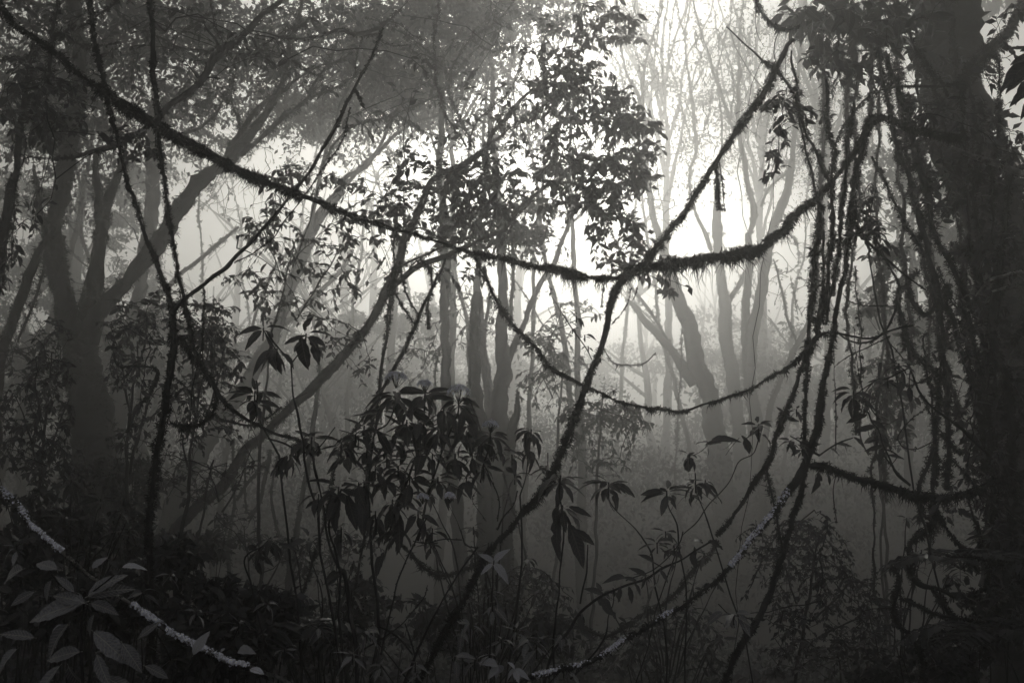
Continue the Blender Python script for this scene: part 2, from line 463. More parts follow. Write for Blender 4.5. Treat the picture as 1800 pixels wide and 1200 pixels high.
def liana(label, stems, depth, name='liana', cat='liana', group=None, dens=2.2, px=9, hang=1.0, ground=False, wob=1.0, m=M_BARK, step=5, clump=1.0):
    """stems: list of path specs; the first is the main stem, the others side stems."""
    th = None; allp = []
    for q, sp in enumerate(stems):
        dd = depth[q] if isinstance(depth, list) else depth
        pts, rad = path(sp, dd, step, wob, ground and q == 0)
        if th is None: th = thing(name, label, cat, pts[-1] if ground else pts[0], group)
        if dens > 1.9: rad = rad * (.6 if rad.mean() * F / 3.5 > 3 else .85)
        so = wood_part('stem' if q == 0 else 'side_stem', th, pts, rad, m)
        if q == 0: th_stem = so
        if dens: mossy(so, pts, rad, dens, px, hang, clump=clump)
        allp.append((pts, rad))
    return th, allp

def tree(label, trunk, limbs, depth, name='forest_tree', cat='tree', group=None, dens=1.5, px=6, ground=True, hang=.6, step=8, limb_depth=None, wob=1.0, clump=1.5):
    pts, rad = path(trunk, depth, step, wob, ground)
    base = pts[-1].copy(); base[2] = hgt(base[0], base[1]) if ground else base[2]
    th = thing(name, label, cat, base, group)
    if dens > 1: rad = np.maximum(rad * (.9 if rad.mean() * F / 8.5 < 14 else 1) - .8 * np.linalg.norm(pts - CAM, axis=1) / F, rad * .55)
    so = wood_part('trunk', th, pts, rad, rough=.15)
    if dens: mossy(so, pts, rad, dens * max(1.5, rad.mean() * F / np.linalg.norm(pts.mean(0) - CAM) / 6), px, hang, clump=clump)
    allp = [pts]
    for q, sp in enumerate(limbs):
        ld = depth if limb_depth is None else (limb_depth[q] if isinstance(limb_depth, list) else limb_depth)
        if isinstance(ld, (int, float)) and isinstance(depth, (int, float)) is False and limb_depth is None: ld = depth
        a, r = path(sp, ld, step, wob)
        if dens > 1: r = np.maximum(r * .9 - .8 * np.linalg.norm(a - CAM, axis=1) / F, r * .55)
        so = wood_part('limb', th, a, r, rough=.15)
        if dens: mossy(so, a, r, dens, px, hang, clump=clump)
        allp.append(a)
    return th, np.vstack(allp)

def whorl(th, x, y, d, n, lpx, mat_=None, tpl=None, tilt=(-.75, .35), key='big', az0=None, axis=(0, 0, 1), twist=.35, label=None):
    """Rosette of large leaves round a shoot tip."""
    c = P(x, y, d); ax = np.array(axis, float); ax /= np.linalg.norm(ax)
    u = np.cross(ax, [0, 1, .01]); u /= np.linalg.norm(u); v = np.cross(ax, u)
    az = (rng.uniform(0, 6.28) if az0 is None else az0) + np.arange(n) * 2.399 + rng.normal(0, .25, n)
    te = np.linspace(tilt[0], tilt[1], n) + rng.normal(0, .15, n)
    dr = (np.cos(az)[:, None] * u + np.sin(az)[:, None] * v) * np.cos(te)[:, None] + ax * np.sin(te)[:, None]
    nrm = ax * np.cos(te)[:, None] - (np.cos(az)[:, None] * u + np.sin(az)[:, None] * v) * np.sin(te)[:, None] + rng.normal(0, twist, (n, 3))
    sz = lpx * d / F * rng.uniform(.5, 1.1, n)
    pos = c + dr * (0.14 * lpx * d / F) + ax * (np.linspace(-.25, .1, n)[:, None] * lpx * d / F * .5)
    leaf_parts(th, pos, basis(dr, nrm, sz), tpl or T_BIG, mat_ or M_LEAF, key, label)
    # short shoot that carries them
    pts = c + ax * np.linspace(-.5, .05, 4)[:, None] * lpx * d / F
    V, T3 = tube(pts, np.full(4, 1.3 * d / F), 5, .1); part('shoot', V, T3, M_BARK, th)

def single_leaves(th, specs, d, mat_=None, tpl=None, key='big', face=.5):
    """specs: (x0, y0, x1, y1) base and tip of each leaf in the photograph."""
    pos, dr, nr, sz = [], [], [], []
    for s in specs:
        a = P(s[0], s[1], d); b = P(s[2], s[3], d * (1 + random.uniform(-.02, .02)))
        pos.append(a); dr.append(b - a); sz.append(np.linalg.norm(b - a))
        nr.append(np.array([random.uniform(-.5, .5), -face - random.random() * .6, .7]))
    leaf_parts(th, np.array(pos), basis(np.array(dr), np.array(nr), sz), tpl or T_BIG, mat_ or M_LEAF, key)

def flower_head(th, x, y, d, w, h):
    n = int(150 * (w / 36) + 60)
    a = rng.uniform(0, 6.28, n); r = np.sqrt(rng.random(n))
    c = P(x, y, d); s = d / F
    z = np.sqrt(np.clip(1 - r * r, 0, 1)) * h * .9 * s
    pos = c + np.stack([np.cos(a) * r * w * .5 * s, np.sin(a) * r * w * .5 * s, z - h * .3 * s + rng.normal(0, .8 * s, n)], 1)
    V0 = [(0, 0, 0)]; T0 = []
    for k in range(5):
        an = k * 1.2566
        V0 += [(math.cos(an - .3) * .8, math.sin(an - .3) * .8, .25), (math.cos(an + .3) * .8, math.sin(an + .3) * .8, .25), (math.cos(an) * 1.15, math.sin(an) * 1.15, .2)]
        b = 1 + k * 3; T0 += [(0, b, b + 1), (b, b + 2, b + 1)]
    R = basis(rng.standard_normal((n, 3)) + np.array([0, 0, .1]), np.stack([np.cos(a) * r, np.sin(a) * r, np.full(n, .8)], 1), 2.9 * s * rng.uniform(.6, 1.2, n))
    V, T3 = leaves_joined(pos, R, (np.array(V0), np.array(T0)))
    fh = part('flower_head', V, T3, M_PETAL, th, smooth=False)
    tb = []
    for k in range(14):
        e = pos[rng.integers(n)]; b0 = c - np.array([0, 0, h * 1.2 * s])
        m_ = (b0 + e) / 2 + np.array([0, 0, -.15 * h * s]); t = np.linspace(0, 1, 5)[:, None]
        tb.append(tube((1 - t) ** 2 * b0 + 2 * t * (1 - t) * m_ + t * t * e, np.full(5, .45 * s), 4, 0, False))
    V, T3 = merge(tb); part('flower_stalks', V, T3, M_BARK, th)

#SCENE
# ================================================================== THE PLACE
# ------------------------------------------------------------------ ground
def ground():
    def axis(a, b, n, p=1.0):
        t = np.linspace(-1, 1, n); t = np.sign(t) * np.abs(t) ** 2.2
        return (a + b) / 2 + t * (b - a) / 2
    X, Y = np.meshgrid(axis(-240, 240, 170), np.r_[np.linspace(-7, 2, 16), 2 + (np.linspace(0.02, 1, 190) ** 2) * 258])
    Z = hgt(X, Y) + rng.normal(0, .012, X.shape)
    V = np.stack([X, Y, Z], -1).reshape(-1, 3); ny, nx = X.shape
    i = np.arange(ny - 1)[:, None] * nx; j = np.arange(nx - 1)[None]
    Q = np.stack([i + j, i + j + 1, i + nx + j + 1, i + nx + j], -1).reshape(-1, 4)
    tag(part('ground', V, Q, M_GROUND), kind='structure')
ground()

# ------------------------------------------------------------------ far wood lost in the mist
def trees_far():
    tb = []
    pos, Rs = [], []
    for k in range(46):
        y = rng.uniform(30, 62); x = rng.uniform(-1, 1) * (y * .62 + 4)
        g = float(hgt(x, y)); H = rng.uniform(7, 12)
        lean = rng.normal(0, .12, 2)
        t = np.linspace(0, 1, 9)[:, None]
        pts = np.array([x, y, g - .2]) + t * np.array([lean[0] * H, lean[1] * H, H]) + rng.normal(0, .08, (9, 3))
        tb.append(tube(pts, np.linspace(.22, .05, 9) * rng.uniform(.6, 1.4), 6, .1, False))
        for b in range(5):
            s = pts[int(rng.integers(3, 8))]; e = s + np.array([rng.normal(0, 1.6), rng.normal(0, 1), rng.uniform(1.2, 3)])
            m_ = (s + e) / 2 + rng.normal(0, .3, 3)
            tt = np.linspace(0, 1, 5)[:, None]
            tb.append(tube((1 - tt) ** 2 * s + 2 * tt * (1 - tt) * m_ + tt * tt * e, np.linspace(.08, .02, 5), 5, .1, False))
    cc = [(rng.uniform(-26, 30), rng.uniform(28, 46)) for _ in range(40)]
    cc = [(x, y, float(hgt(x, y)) + y * .055 + rng.uniform(0, 2.0)) for x, y in cc]
    p, R = cloud_leaves(cc, [(3.2, 2.5, 1.9)] * 40, 60000, .24, clumps=26, clump_r=.25)
    tb.append(leaves_joined(p, R, T_TINY))
    V, T3 = merge(tb)
    tag(part('far_wood', V, T3, M_BARK, kind='stuff'), 'faint far wood of slender trees dissolving into the mist', 'wood')
trees_far()

# far mass of understorey behind the centre and the left
def far_bushes():
    c, r = [], []
    for k in range(60):
        y = rng.uniform(16, 30); x = rng.uniform(-1, 1) * (y * .6 + 2)
        g = float(hgt(x, y)); h = rng.uniform(.9, 2.1) * (1.3 if x < 2.5 else .7)
        c.append((x, y, g + h * .6)); r.append((rng.uniform(1, 2.6), 1.5, h))
    p, R = cloud_leaves(c, r, 70000, .13, clumps=18, clump_r=.32)
    V, T3 = leaves_joined(p, R, T_TINY)
    tag(part('far_understorey', V, T3, M_LEAFI, kind='stuff', smooth=False), 'misty undergrowth massed behind the tall middle trunks', 'undergrowth')
far_bushes()

# ------------------------------------------------------------------ far pale trees on the right
GF = 'pale misty trees right of centre'
FT = [
 ('faint pale tree with a high V fork between the leafy crown and the rising liana',
  '1133,213,9 1134,260,9 1137,310,10 1146,370,11 1160,420,14 1176,470,20 1190,520,24 1207,560,26 1220,617,28 1233,655,31 1247,700,34 1255,750,36 1265,800,37 1272,860,38',
  ['1133,218,8 1125,183,9 1117,157,8 1100,123,6 1090,67,5 1084,10,4 1080,-30,3', '1132,215,8 1130,143,8 1137,100,6 1147,67,5 1160,30,4 1167,-20,4',
   '1100,527,8 1118,543,12 1133,563,14 1167,600,17 1197,640,22 1222,672,24', '1100,480,6 1118,515,8 1140,545,9 1165,585,9 1190,625,10', '1130,143,4 1120,100,3 1100,40,3 1095,-10,2', '1090,67,3 1075,30,2 1060,-10,2'], 19),
 ('pale misty tree whose trunk splits into three thin stems behind the rising liana',
  '1262,330,9 1260,370,14 1260,400,18 1263,450,16 1270,500,20 1273,540,24 1277,587,23 1283,633,22 1290,683,23 1297,740,25 1302,800,27 1305,860,28',
  ['1252,440,8 1240,415,9 1227,385,8 1215,345,7 1213,300,7 1223,267,8 1220,200,8 1210,133,6 1205,67,5 1212,10,4 1225,-30,4',
   '1275,545,12 1287,520,13 1297,505,12 1310,480,10 1333,455,9 1350,425,8 1362,380,7 1380,340,5',
   '1262,335,8 1265,300,7 1270,250,6 1267,200,6 1262,140,5 1270,80,4 1285,30,3 1290,-20,3', '1213,240,4 1200,200,4 1190,150,4 1175,100,3 1180,40,3 1195,-20,3', '1205,67,3 1195,30,2 1187,-10,2', '1223,267,3 1240,220,3 1250,170,3 1262,120,2'], 23),
 ('slim pale twin stemmed tree standing left of the dark knot of lianas',
  '1317,410,13 1317,467,14 1313,517,14 1310,567,16 1313,610,20 1317,650,24 1323,710,24 1330,780,25 1335,850,27',
  ['1393,283,13 1387,327,16 1373,360,19 1360,400,20 1350,450,20 1340,500,21 1332,545,22 1323,590,23 1320,640,22', '1393,283,12 1400,200,11 1403,130,9 1410,60,8 1420,-20,7',
   '1317,410,13 1327,370,14 1317,333,13 1307,283,11 1300,233,10 1297,167,9 1300,100,7 1300,50,5 1310,-20,4', '1300,233,8 1283,217,8 1267,160,7 1247,100,6 1230,50,5 1215,-20,4',
   '1337,362,7 1350,335,7 1365,320,6 1388,300,6', '1373,360,5 1385,400,4 1400,430,3 1403,465,3 1385,480,3', '1300,140,3 1315,90,3 1322,40,2 1335,-10,2', '1283,217,3 1290,160,3 1280,100,2 1262,50,2', '1340,300,4 1345,250,3 1352,200,3 1350,140,2'], 21),
 ('leaning pale tree that disappears behind the dark knot of lianas',
  '1455,480,8 1435,540,9 1413,585,11 1393,620,12 1380,650,12 1367,680,12 1355,715,12 1345,770,13 1340,830,14',
  ['1360,455,4 1368,490,6 1374,510,7 1383,550,7 1392,580,6 1400,605,5', '1390,483,2 1396,515,2 1403,553,3'], 18),
 ('broad faint trunk slanting in the mist beneath the mossy bough on the right',
  '1415,800,16 1433,860,20 1453,907,24 1475,950,28 1490,1000,32', ['1520,860,18 1527,905,24 1532,960,26 1530,1010,28'], 26),
 ('faint thin pole tree hanging behind the sagging U of the long liana',
  '1200,560,3 1197,640,4 1194,700,4 1190,760,5 1187,830,5 1190,900,6', [], 17),
]
FZ = [[(1110, 60, 50, 90, 19, 50, 4, 5), (1150, 90, 40, 90, 19, 40, 4, 5), (1120, 180, 50, 60, 19, 24, 3, 5)], [(1210, 150, 50, 110, 23, 60, 4, 5), (1270, 120, 50, 110, 23, 60, 4, 5), (1240, 280, 60, 60, 23, 30, 3, 5)],
      [(1310, 120, 50, 120, 21, 60, 4, 5), (1400, 120, 50, 110, 21, 50, 4, 5), (1350, 250, 60, 60, 21, 36, 4, 5), (1360, 480, 50, 60, 21, 20, 3, 5)], [(1430, 520, 40, 60, 18, 20, 4, 6)], [], []]
for (lab, tr, lm, d), fz in zip(FT, FZ):
    t_, a_ = tree(lab, tr, lm, d, group=GF, dens=1.6, px=5, hang=.3)
    if fz: leafy(t_, a_, fz, n_parts=0)

# more faint twiggy crowns up to the right, each its own tree
for lab, x0, d, sd in (('ghostly bare crowned tree fading out at the top centre of the bright gap', 1170, 30, 11),
                       ('ghostly many branched tree fading out behind the top of the rising liana', 1335, 32, 12),
                       ('ghostly thin tree fading out behind the hanging leafy twig', 1450, 28, 13)):
    r_ = random.Random(sd)
    lims = []
    for q in range(10):
        y0 = r_.uniform(150, 420); dx = r_.choice([-1, 1])
        xx = x0 + (y0 - 300) * .04
        lims.append(' '.join(f'{xx + dx * 110 * t ** 1.2 * r_.uniform(.7, 1.1):.0f},{y0 - 330 * t:.0f},{max(1.6, 6 - 4 * t):.1f}' for t in (0, .25, .5, .75, 1)))
    t_, a_ = tree(lab, f'{x0+8},-40,3 {x0-6},100,5 {x0+4},250,8 {x0},400,11 {x0+6},600,13 {x0},780,16', lims, d, group=GF, dens=0, px=4)

    p_, R_ = cloud_leaves([P(x0 + r_.uniform(-120, 120), r_.uniform(-40, 330), d * r_.uniform(.9, 1.15)) for q in range(9)], [(2.2, 2, 1.3)] * 9, 8000, .13, clumps=60, clump_r=.2)
    add_leaves(t_, p_, R_, n_parts=0, name='crown')

# ------------------------------------------------------------------ far pale trees on the left
GL = 'pale misty trees left of centre'
LT = [
 ('light grey trunk rising straight behind the crossing vines on the left',
  '275,180,22 268,240,24 268,300,26 266,380,24 253,450,22 247,500,24 237,550,26 225,610,26 213,650,26 207,700,28 208,760,30 210,820,32 213,900,34', [], 14, True),
 ('faint slim trunk between the forked giant and its leaning limb',
  '150,300,14 143,350,15 137,420,17 135,500,18 138,580,18 140,660,20', ['137,420,6 125,380,5 118,330,4'], 22, True),
 ('pale leaning tree crossing the bright gap left of centre and forking at the top',
  '600,333,17 583,355,18 566,375,19 552,398,21 540,420,22 530,452,22 520,483,22 508,515,21 500,540,21 487,575,21 472,610,22 450,645,24 425,685,26 395,722,30 372,760,33 350,797,34 333,830,33 313,862,32 300,900,32 290,950,34',
  ['600,333,15 607,313,13 633,300,11 660,270,9 683,227,8 707,177,7 718,143,6 735,100,5 745,50,4 760,-20,3', '603,330,9 620,312,8 645,285,9 667,263,9 700,233,8 727,217,7 760,207,6 787,190,5 813,163,5 835,125,5 853,90,5 860,50,4 862,-20,3',
   '545,415,9 552,370,10 560,325,10 568,280,9 590,225,8 600,180,7 625,130,6', '700,233,4 690,190,3 700,150,3', '853,90,4 870,60,3 900,30,2', '760,207,3 770,160,3 790,120,3 800,60,2'], 13, True),
 ('light leaning bough with shaggy moss under it in the glow left of centre',
  '420,400,7 397,417,8 377,433,9 350,457,10 320,480,11 300,500,11 280,520,12 262,560,12 250,620,13 245,700,14 240,800,15', [], 15, True),
 ('thin pale sapling slanting down through the bright gap',
  '620,440,8 597,477,10 567,510,11 533,540,11 500,567,10 470,600,10 440,640,10 415,700,10 400,780,11', ['483,467,7 470,500,8 455,535,8 440,580,8', '483,467,5 500,450,5 520,443,4'], 16, True),
 ('faint upright trunk right behind the stem of the leafy middle tree',
  '697,380,9 695,450,12 693,533,14 688,600,14 685,650,15 683,720,16 683,820,17', [], 21, True),
 ('grey rooty trunk below the big whorled leaves left of the flowers',
  '562,640,6 557,700,9 550,755,11 545,800,12 533,867,12 523,917,13 517,967,15 509,1017,16 506,1060,15', ['477,867,6 479,890,7 485,915,7 492,945,7 500,973,8', '487,800,6 480,840,7 477,870,7'], 9, True),
 ('dim crooked poles hanging down left of the grey rooty trunk',
  '410,770,7 410,833,8 411,880,8 405,930,8 402,980,9', ['475,790,8 468,833,9 461,867,9 452,890,10 438,903,8 430,898,5', '430,800,6 431,850,6 433,900,6', '470,808,8 452,830,8 435,850,8 415,880,8'], 9.5, True),
]
for lab, tr, lm, d, gr in LT:
    tree(lab, tr, lm, d, group=GL, dens=1.1, px=5, hang=.4, ground=gr)

SAP = [(15, 'at the left edge behind the slanting dark trunk'), (60, 'between the left edge and the forked giant'), (110, 'right behind the forked giant\'s left fork'), (215, 'between the forked giant and the two vertical vines'),
       (255, 'just left of the second vertical vine'), (385, 'in the bright gap right of the vertical vines'), (440, 'in the bright gap above the black whorled sapling'), (505, 'behind the pale leaning tree'),
       (575, 'right of the pale leaning tree in the glow'), (640, 'left of the leafy middle tree\'s fork'), (735, 'between the leafy tree and the leftmost tall trunk'), (812, 'between the leftmost tall trunk and the broken stump'),
       (930, 'right of the tall middle trunks'), (985, 'in the mist behind the twig with small whorls'), (1020, 'just left of the central forked sapling'), (1105, 'just right of the central forked sapling'),
       (1180, 'in front of the bright gap behind the long rising limb'), (1395, 'left of the knot of lianas'), (1530, 'in the pale gap right of the knot of lianas'), (1590, 'behind the hook shaped root')]
for k, (x0, where) in enumerate(SAP):
    d = rng.uniform(20, 27) if (270 < x0 < 640 or x0 > 1100) else rng.uniform(14, 24); w_ = rng.uniform(9, 17) * 15 / d; sl = rng.normal(0, .15); top = rng.uniform(-60, 420 if x0 < 700 else 250)
    ys = np.linspace(top, 865, 9); tt = np.linspace(0, 1, 9); bend = rng.normal(0, 18)
    xs = x0 - sl * (ys - 600) + bend * np.sin(tt * 3) + rng.normal(0, 4, 9)
    sp = ' '.join(f'{a:.0f},{b_:.0f},{w_ * (.35 + .75 * t_):.1f}' for a, b_, t_ in zip(xs, ys, tt))
    lims = []
    for q in range(int(rng.integers(2, 6))):
        i_ = int(rng.integers(0, 6)); sg = rng.choice([-1, 1]); ln_ = rng.uniform(60, 190)
        lims.append(' '.join(f'{xs[i_] + sg * ln_ * t_ ** .9 * .7:.0f},{ys[i_] - ln_ * t_ ** 1.2 + rng.normal(0, 4):.0f},{max(1.2, w_ * .45 * (1 - .75 * t_)):.1f}' for t_ in (0, .25, .5, .75, 1)))
    lean = 'upright' if abs(sl) < .05 else 'leaning'
    t_, a_ = tree(f'slender {lean} misty sapling {where}', sp, lims, d, 'slender_tree', group='slender misty saplings', dens=1.2, px=4, hang=.4)
    leafy(t_, a_, [(x0 - sl * (top - 600), top + 60, 90, 80, d, 26, 6, 6.5), (x0, top + 200, 80, 100, d, 16, 5, 6.5)], n_parts=0)

for lab, base_, blobs, d in (
   ('dense misty tree filling the far left behind the forked giant', 120, [(20, 330), (90, 440), (190, 380), (230, 480), (130, 540), (20, 480), (240, 320), (60, 220)], 22),
   ('dense misty tree behind the lower left bushes', 40, [(20, 600), (90, 660), (180, 620), (260, 590), (330, 640), (240, 690)], 19),
   ('rounded misty tree low behind the bright gap left of centre', 560, [(420, 620), (480, 590), (560, 620), (640, 590), (720, 560), (600, 680)], 25),
   ('misty leafy crown filling the top centre behind the leafy middle tree', 790, [(720, 80), (800, 30), (860, 130), (780, 170), (920, 50), (960, -30), (670, 235), (1010, -20), (850, -40), (740, -30), (905, 235), (630, 150), (560, 230), (790, 225)], 16),
   ('misty leafy tree fading out right of the knot', 1600, [(1560, 300), (1620, 420), (1560, 560), (1640, 600), (1690, 480), (1700, 300)], 20)):
    t_, a_ = tree(lab, f'{base_},{blobs[0][1] - 20},5 {base_ + 8},{(blobs[0][1] + 830) / 2:.0f},10 {base_ - 4},840,14', [f'{base_ + 4},{blobs[0][1] + 160},6 {(base_ + x_) / 2:.0f},{y_ + 60},4 {x_},{y_},2' for x_, y_ in blobs[:5]], d, group='misty leafy trees far behind', dens=0)
    p_, R_ = cloud_leaves([P(x_, y_, d * rng.uniform(.92, 1.1)) for x_, y_ in blobs], [(1.0, 1, .75)] * len(blobs), 11000 if d == 16 else 20000, .1 if d == 16 else .12, clumps=40, clump_r=.2)
    add_leaves(t_, p_, R_, n_parts=0, name='crown')

# ------------------------------------------------------------------ tall middle trunks
GC = 'tall mossy trunks in the middle distance'
CT = [
 ('upright mossy middle trunk, leftmost of the tall middle row',
  '760,-20,6 768,80,9 778,180,11 772,290,14 778,380,17 780,420,18 782,467,19 782,510,21 783,550,20 782,600,20 783,650,20 787,700,22 790,760,24 793,840,26', ['778,600,5 768,640,6 762,700,6 760,760,6'], 11),
 ('thick broken topped mossy stump, tallest stub of the middle row',
  '838,514,13 837,524,20 836,567,21 833,617,21 835,667,21 840,717,23 845,780,25 850,850,28', ['830,590,6 826,640,7 824,690,8 828,740,8'], 10.5),
 ('slim pole rising behind the broken topped stump',
  '862,120,5 850,220,7 852,310,9 845,380,11 843,430,13 840,493,14 845,560,15 852,640,16 858,720,18 865,820,20', ['860,520,7 856,560,9 851,600,9 857,650,10 870,700,12 878,760,13'], 13),
 ('stout grey trunk crossed by a leaning stem in the middle row',
  '858,60,5 866,140,8 862,220,10 872,300,12 876,350,14 880,400,16 883,483,18 883,550,21 883,600,23 883,650,26 881,700,29 880,760,31 881,850,33',
  ['1010,350,7 1000,395,9 990,420,10 973,460,11 957,487,12 940,523,13 920,567,13 905,605,14 893,640,14 887,680,14', '900,420,7 902,470,8 900,530,9 895,580,9'], 12),
 ('short pointed dead stub right of the middle trunks',
  '911,688,6 909,700,11 907,727,16 902,753,20 898,780,22 896,850,24', [], 10),
]
for lab, tr, lm, d in CT:
    tree(lab, tr, lm, d, group=GC, dens=1.5, px=5, hang=.5, wob=1.4)

# ------------------------------------------------------------------ great forked tree on the left
th, anc = tree('massive dark forked tree on the left with a shaggy trunk and spreading limbs',
  '92,415,34 98,460,35 108,510,36 122,565,40 138,615,50 152,680,64 163,760,74 170,850,86 176,940,98 182,1040,112',
  ['130,-30,26 133,50,26 143,110,29 138,160,31 126,220,32 118,280,33 106,345,36 96,385,35 92,420,34',
   '180,392,26 177,420,27 172,450,29 166,490,32 159,530,37 150,575,42 145,620,46',
   '167,270,9 168,300,14 173,340,18 177,370,22 180,395,26', '222,275,8 213,293,13 203,315,18 190,350,21 182,392,25',
   '423,257,22 400,283,26 377,300,29 350,322,34 327,350,31 307,377,30 296,402,31 283,420,36 267,440,36 247,467,31 217,500,31 190,528,35 168,555,38 152,600,44',
   '530,-30,7 530,17,8 518,50,8 510,67,9 502,127,11 490,160,13 467,200,16 443,230,20 421,260,22',
   '597,60,5 580,107,7 562,135,7 547,157,7 542,172,8 533,182,9 515,194,9 500,202,10 477,227,11 450,250,12 425,272,13',
   '640,120,3 620,138,4 597,150,5 567,163,6 545,175,7', '620,90,3 593,110,5 570,115,6 547,123,6 520,140,7 503,158,8 490,165,8',
   '500,150,5 480,170,8 467,180,10 443,203,13 427,225,14 412,250,14 400,275,16', '410,120,4 409,140,5 406,165,6 410,187,7 418,207,8 424,228,9',
   '60,300,8 66,340,12 72,380,15 84,415,16', '283,205,6 295,240,8 320,235,7 350,225,8 375,205,8 390,180,6 410,140,4'],
  8.5, dens=2.0, px=11, hang=.5, limb_depth=[8.5, 8.6, 9, 9, (9.2, 8.6), 9.2, 9.1, 9.1, 9.2, 9.1, 9.1, 8.3, 9.5], wob=1.2)
TL = th
wood, lp, lR = twigs(anc, [(520, 60, 90, 60, 12.79, 24, 8, 11), (440, 120, 60, 60, 12.26, 20, 8, 11), (300, 120, 110, 90, 11.73, 50, 9, 12), (600, 60, 80, 50, 13.32, 20, 8, 10), (70, 60, 90, 60, 8, 30, 8, 13), (420, 40, 90, 50, 11.73, 30, 9, 12), (230, 40, 80, 50, 10.67, 40, 9, 14), (330, 180, 80, 50, 11.2, 40, 9, 14), (200, 120, 60, 60, 10.67, 36, 9, 14), (480, 110, 60, 50, 11.2, 34, 9, 14), (560, 30, 80, 40, 11.73, 36, 9, 13), (650, 90, 60, 50, 12.26, 34, 9, 13), (700, 20, 80, 40, 12.26, 40, 9, 13), (790, 90, 60, 60, 12.26, 40, 9, 13), (860, 30, 60, 40, 12.26, 30, 9, 13), (380, 90, 50, 40, 10.67, 24, 9, 15), (60, 20, 60, 30, 8, 24, 8, 16), (760, 160, 60, 40, 12.79, 20, 8, 12), (760, 20, 60, 40, 13.85, 50, 9, 12), (840, 60, 50, 50, 13.32, 44, 9, 12), (900, 10, 60, 30, 13.85, 40, 9, 12), (700, 130, 70, 50, 13.32, 40, 9, 11), (620, 200, 60, 40, 13.85, 30, 8, 10), (860, 110, 50, 50, 13.32, 30, 8, 12)])
part('twigs', wood[0], wood[1], M_BARK, th, 'stuff')
# its high crown, seen as the speckled ceiling at the top left
cp, cR = cloud_leaves([P(120, 40, 13), P(330, 60, 15), P(520, 60, 17), P(650, 130, 18), P(60, 250, 12), P(250, -160, 12), P(480, -180, 13), P(700, -120, 16), P(60, -200, 8), P(600, 180, 19), P(200, 150, 14), P(420, 130, 16), P(560, 190, 18), P(640, 60, 17), P(560, 120, 19), P(700, 170, 20), P(30, 120, 11), P(180, 230, 13), P(330, 210, 16), P(700, 120, 13), P(640, 30, 13), P(240, 20, 12), P(500, 200, 17), P(100, 170, 12), P(380, 60, 13), P(790, 40, 15), P(850, 110, 16), P(740, 150, 16), P(880, 0, 15)],
                      [(1.6, 2, 1.1), (2.0, 2, 1.2), (2.0, 2, 1.2), (1.8, 2.2, 1.3), (1.0, 1.5, .9), (2.4, 2.5, 1.3), (2.4, 2.5, 1.3), (2.6, 2.5, 1.4), (1.8, 2, 1), (1.0, 1.5, .7), (1.4, 2, 1), (1.4, 2, 1), (1.3, 2, .9), (1.6, 2, 1.1), (1.5, 2, 1.1), (1.2, 2, .8), (.9, 1.5, 1), (1.8, 2, 1.2), (1.1, 1.5, .6), (.9, 1.2, .8), (1, 1.2, .8), (1, 1.2, .7), (.9, 1.2, .6), (.7, 1, .6), (.9, 1, .5), (1.1, 1, .6), (.8, 1, .6), (.9, 1, .5), (1, 1, .6)], 52000, .1, clumps=110, clump_r=.12)
add_leaves(th, np.vstack([lp, cp]), np.concatenate([lR, cR]), min_px=10, name='crown')

# unseen leaf layer added high overhead to keep light off the near mist
cen = [(-12, 10, 11), (-5, 11, 12.5), (2, 9, 12.5), (9, 11, 12.5), (15, 8, 11), (-8, 17, 13.5), (-15, 15, 12), (13, 16, 12.5), (-20, 20, 12), (19, 14, 11), (3, 14, 13.5), (-24, 8, 11), (24, 7, 11), (26, 18, 12), (-27, 18, 12)]
cp, cR = cloud_leaves(cen, [(4.2, 3.6, 1.3)] * len(cen), 60000, .4, clumps=70, clump_r=.16)
add_leaves(th, cp, cR, n_parts=0, name='added_shade_canopy')

# dark slanting trunk at the far left edge
th, a1 = tree('slanting dark trunk at the left edge of the picture', '95,400,8 80,425,12 70,443,16 60,465,20 50,487,22 38,520,21 27,550,20 15,585,19 5,620,16 0,660,15 -4,740,16',
     ['80,470,6 66,510,7 50,555,7 32,600,6', '20,600,3 22,625,3 12,645,2 0,650,2'], 7.5, dens=1.5, px=7)
leafy(th, a1, [(60, 640, 60, 50, 7, 26, 8, 11)])
th, a2 = tree('thin knotty tree with dark leaf sprays left of the forked giant', '62,60,8 50,120,10 44,180,12 33,240,14 30,300,15 18,333,18 10,397,19 2,450,16 -6,520,16',
     ['45,240,3 42,277,4 27,320,5 25,360,5 23,395,4 20,470,3', '48,277,4 90,277,4 133,277,4 187,263,3 205,258,2', '100,0,6 92,60,9 88,110,10 80,150,10 60,190,10 45,215,10'], 4.6, dens=2, px=7)
leafy(th, a2, [(50, 150, 55, 60, 4.4, 32, 7, 17), (60, 215, 60, 50, 4.3, 34, 8, 18), (110, 190, 55, 60, 4.5, 30, 8, 17), (150, 160, 40, 40, 4.6, 14, 7, 15), (70, 110, 50, 30, 4.6, 14, 7, 15), (45, 390, 32, 40, 4.3, 10, 6, 18), (225, 240, 45, 25, 4.6, 18, 7, 17), (240, 265, 40, 20, 4.5, 12, 6, 18), (80, 250, 40, 20, 4.4, 10, 7, 18), (10, 470, 30, 60, 4, 8, 5, 20)], mp=M_LEAF)

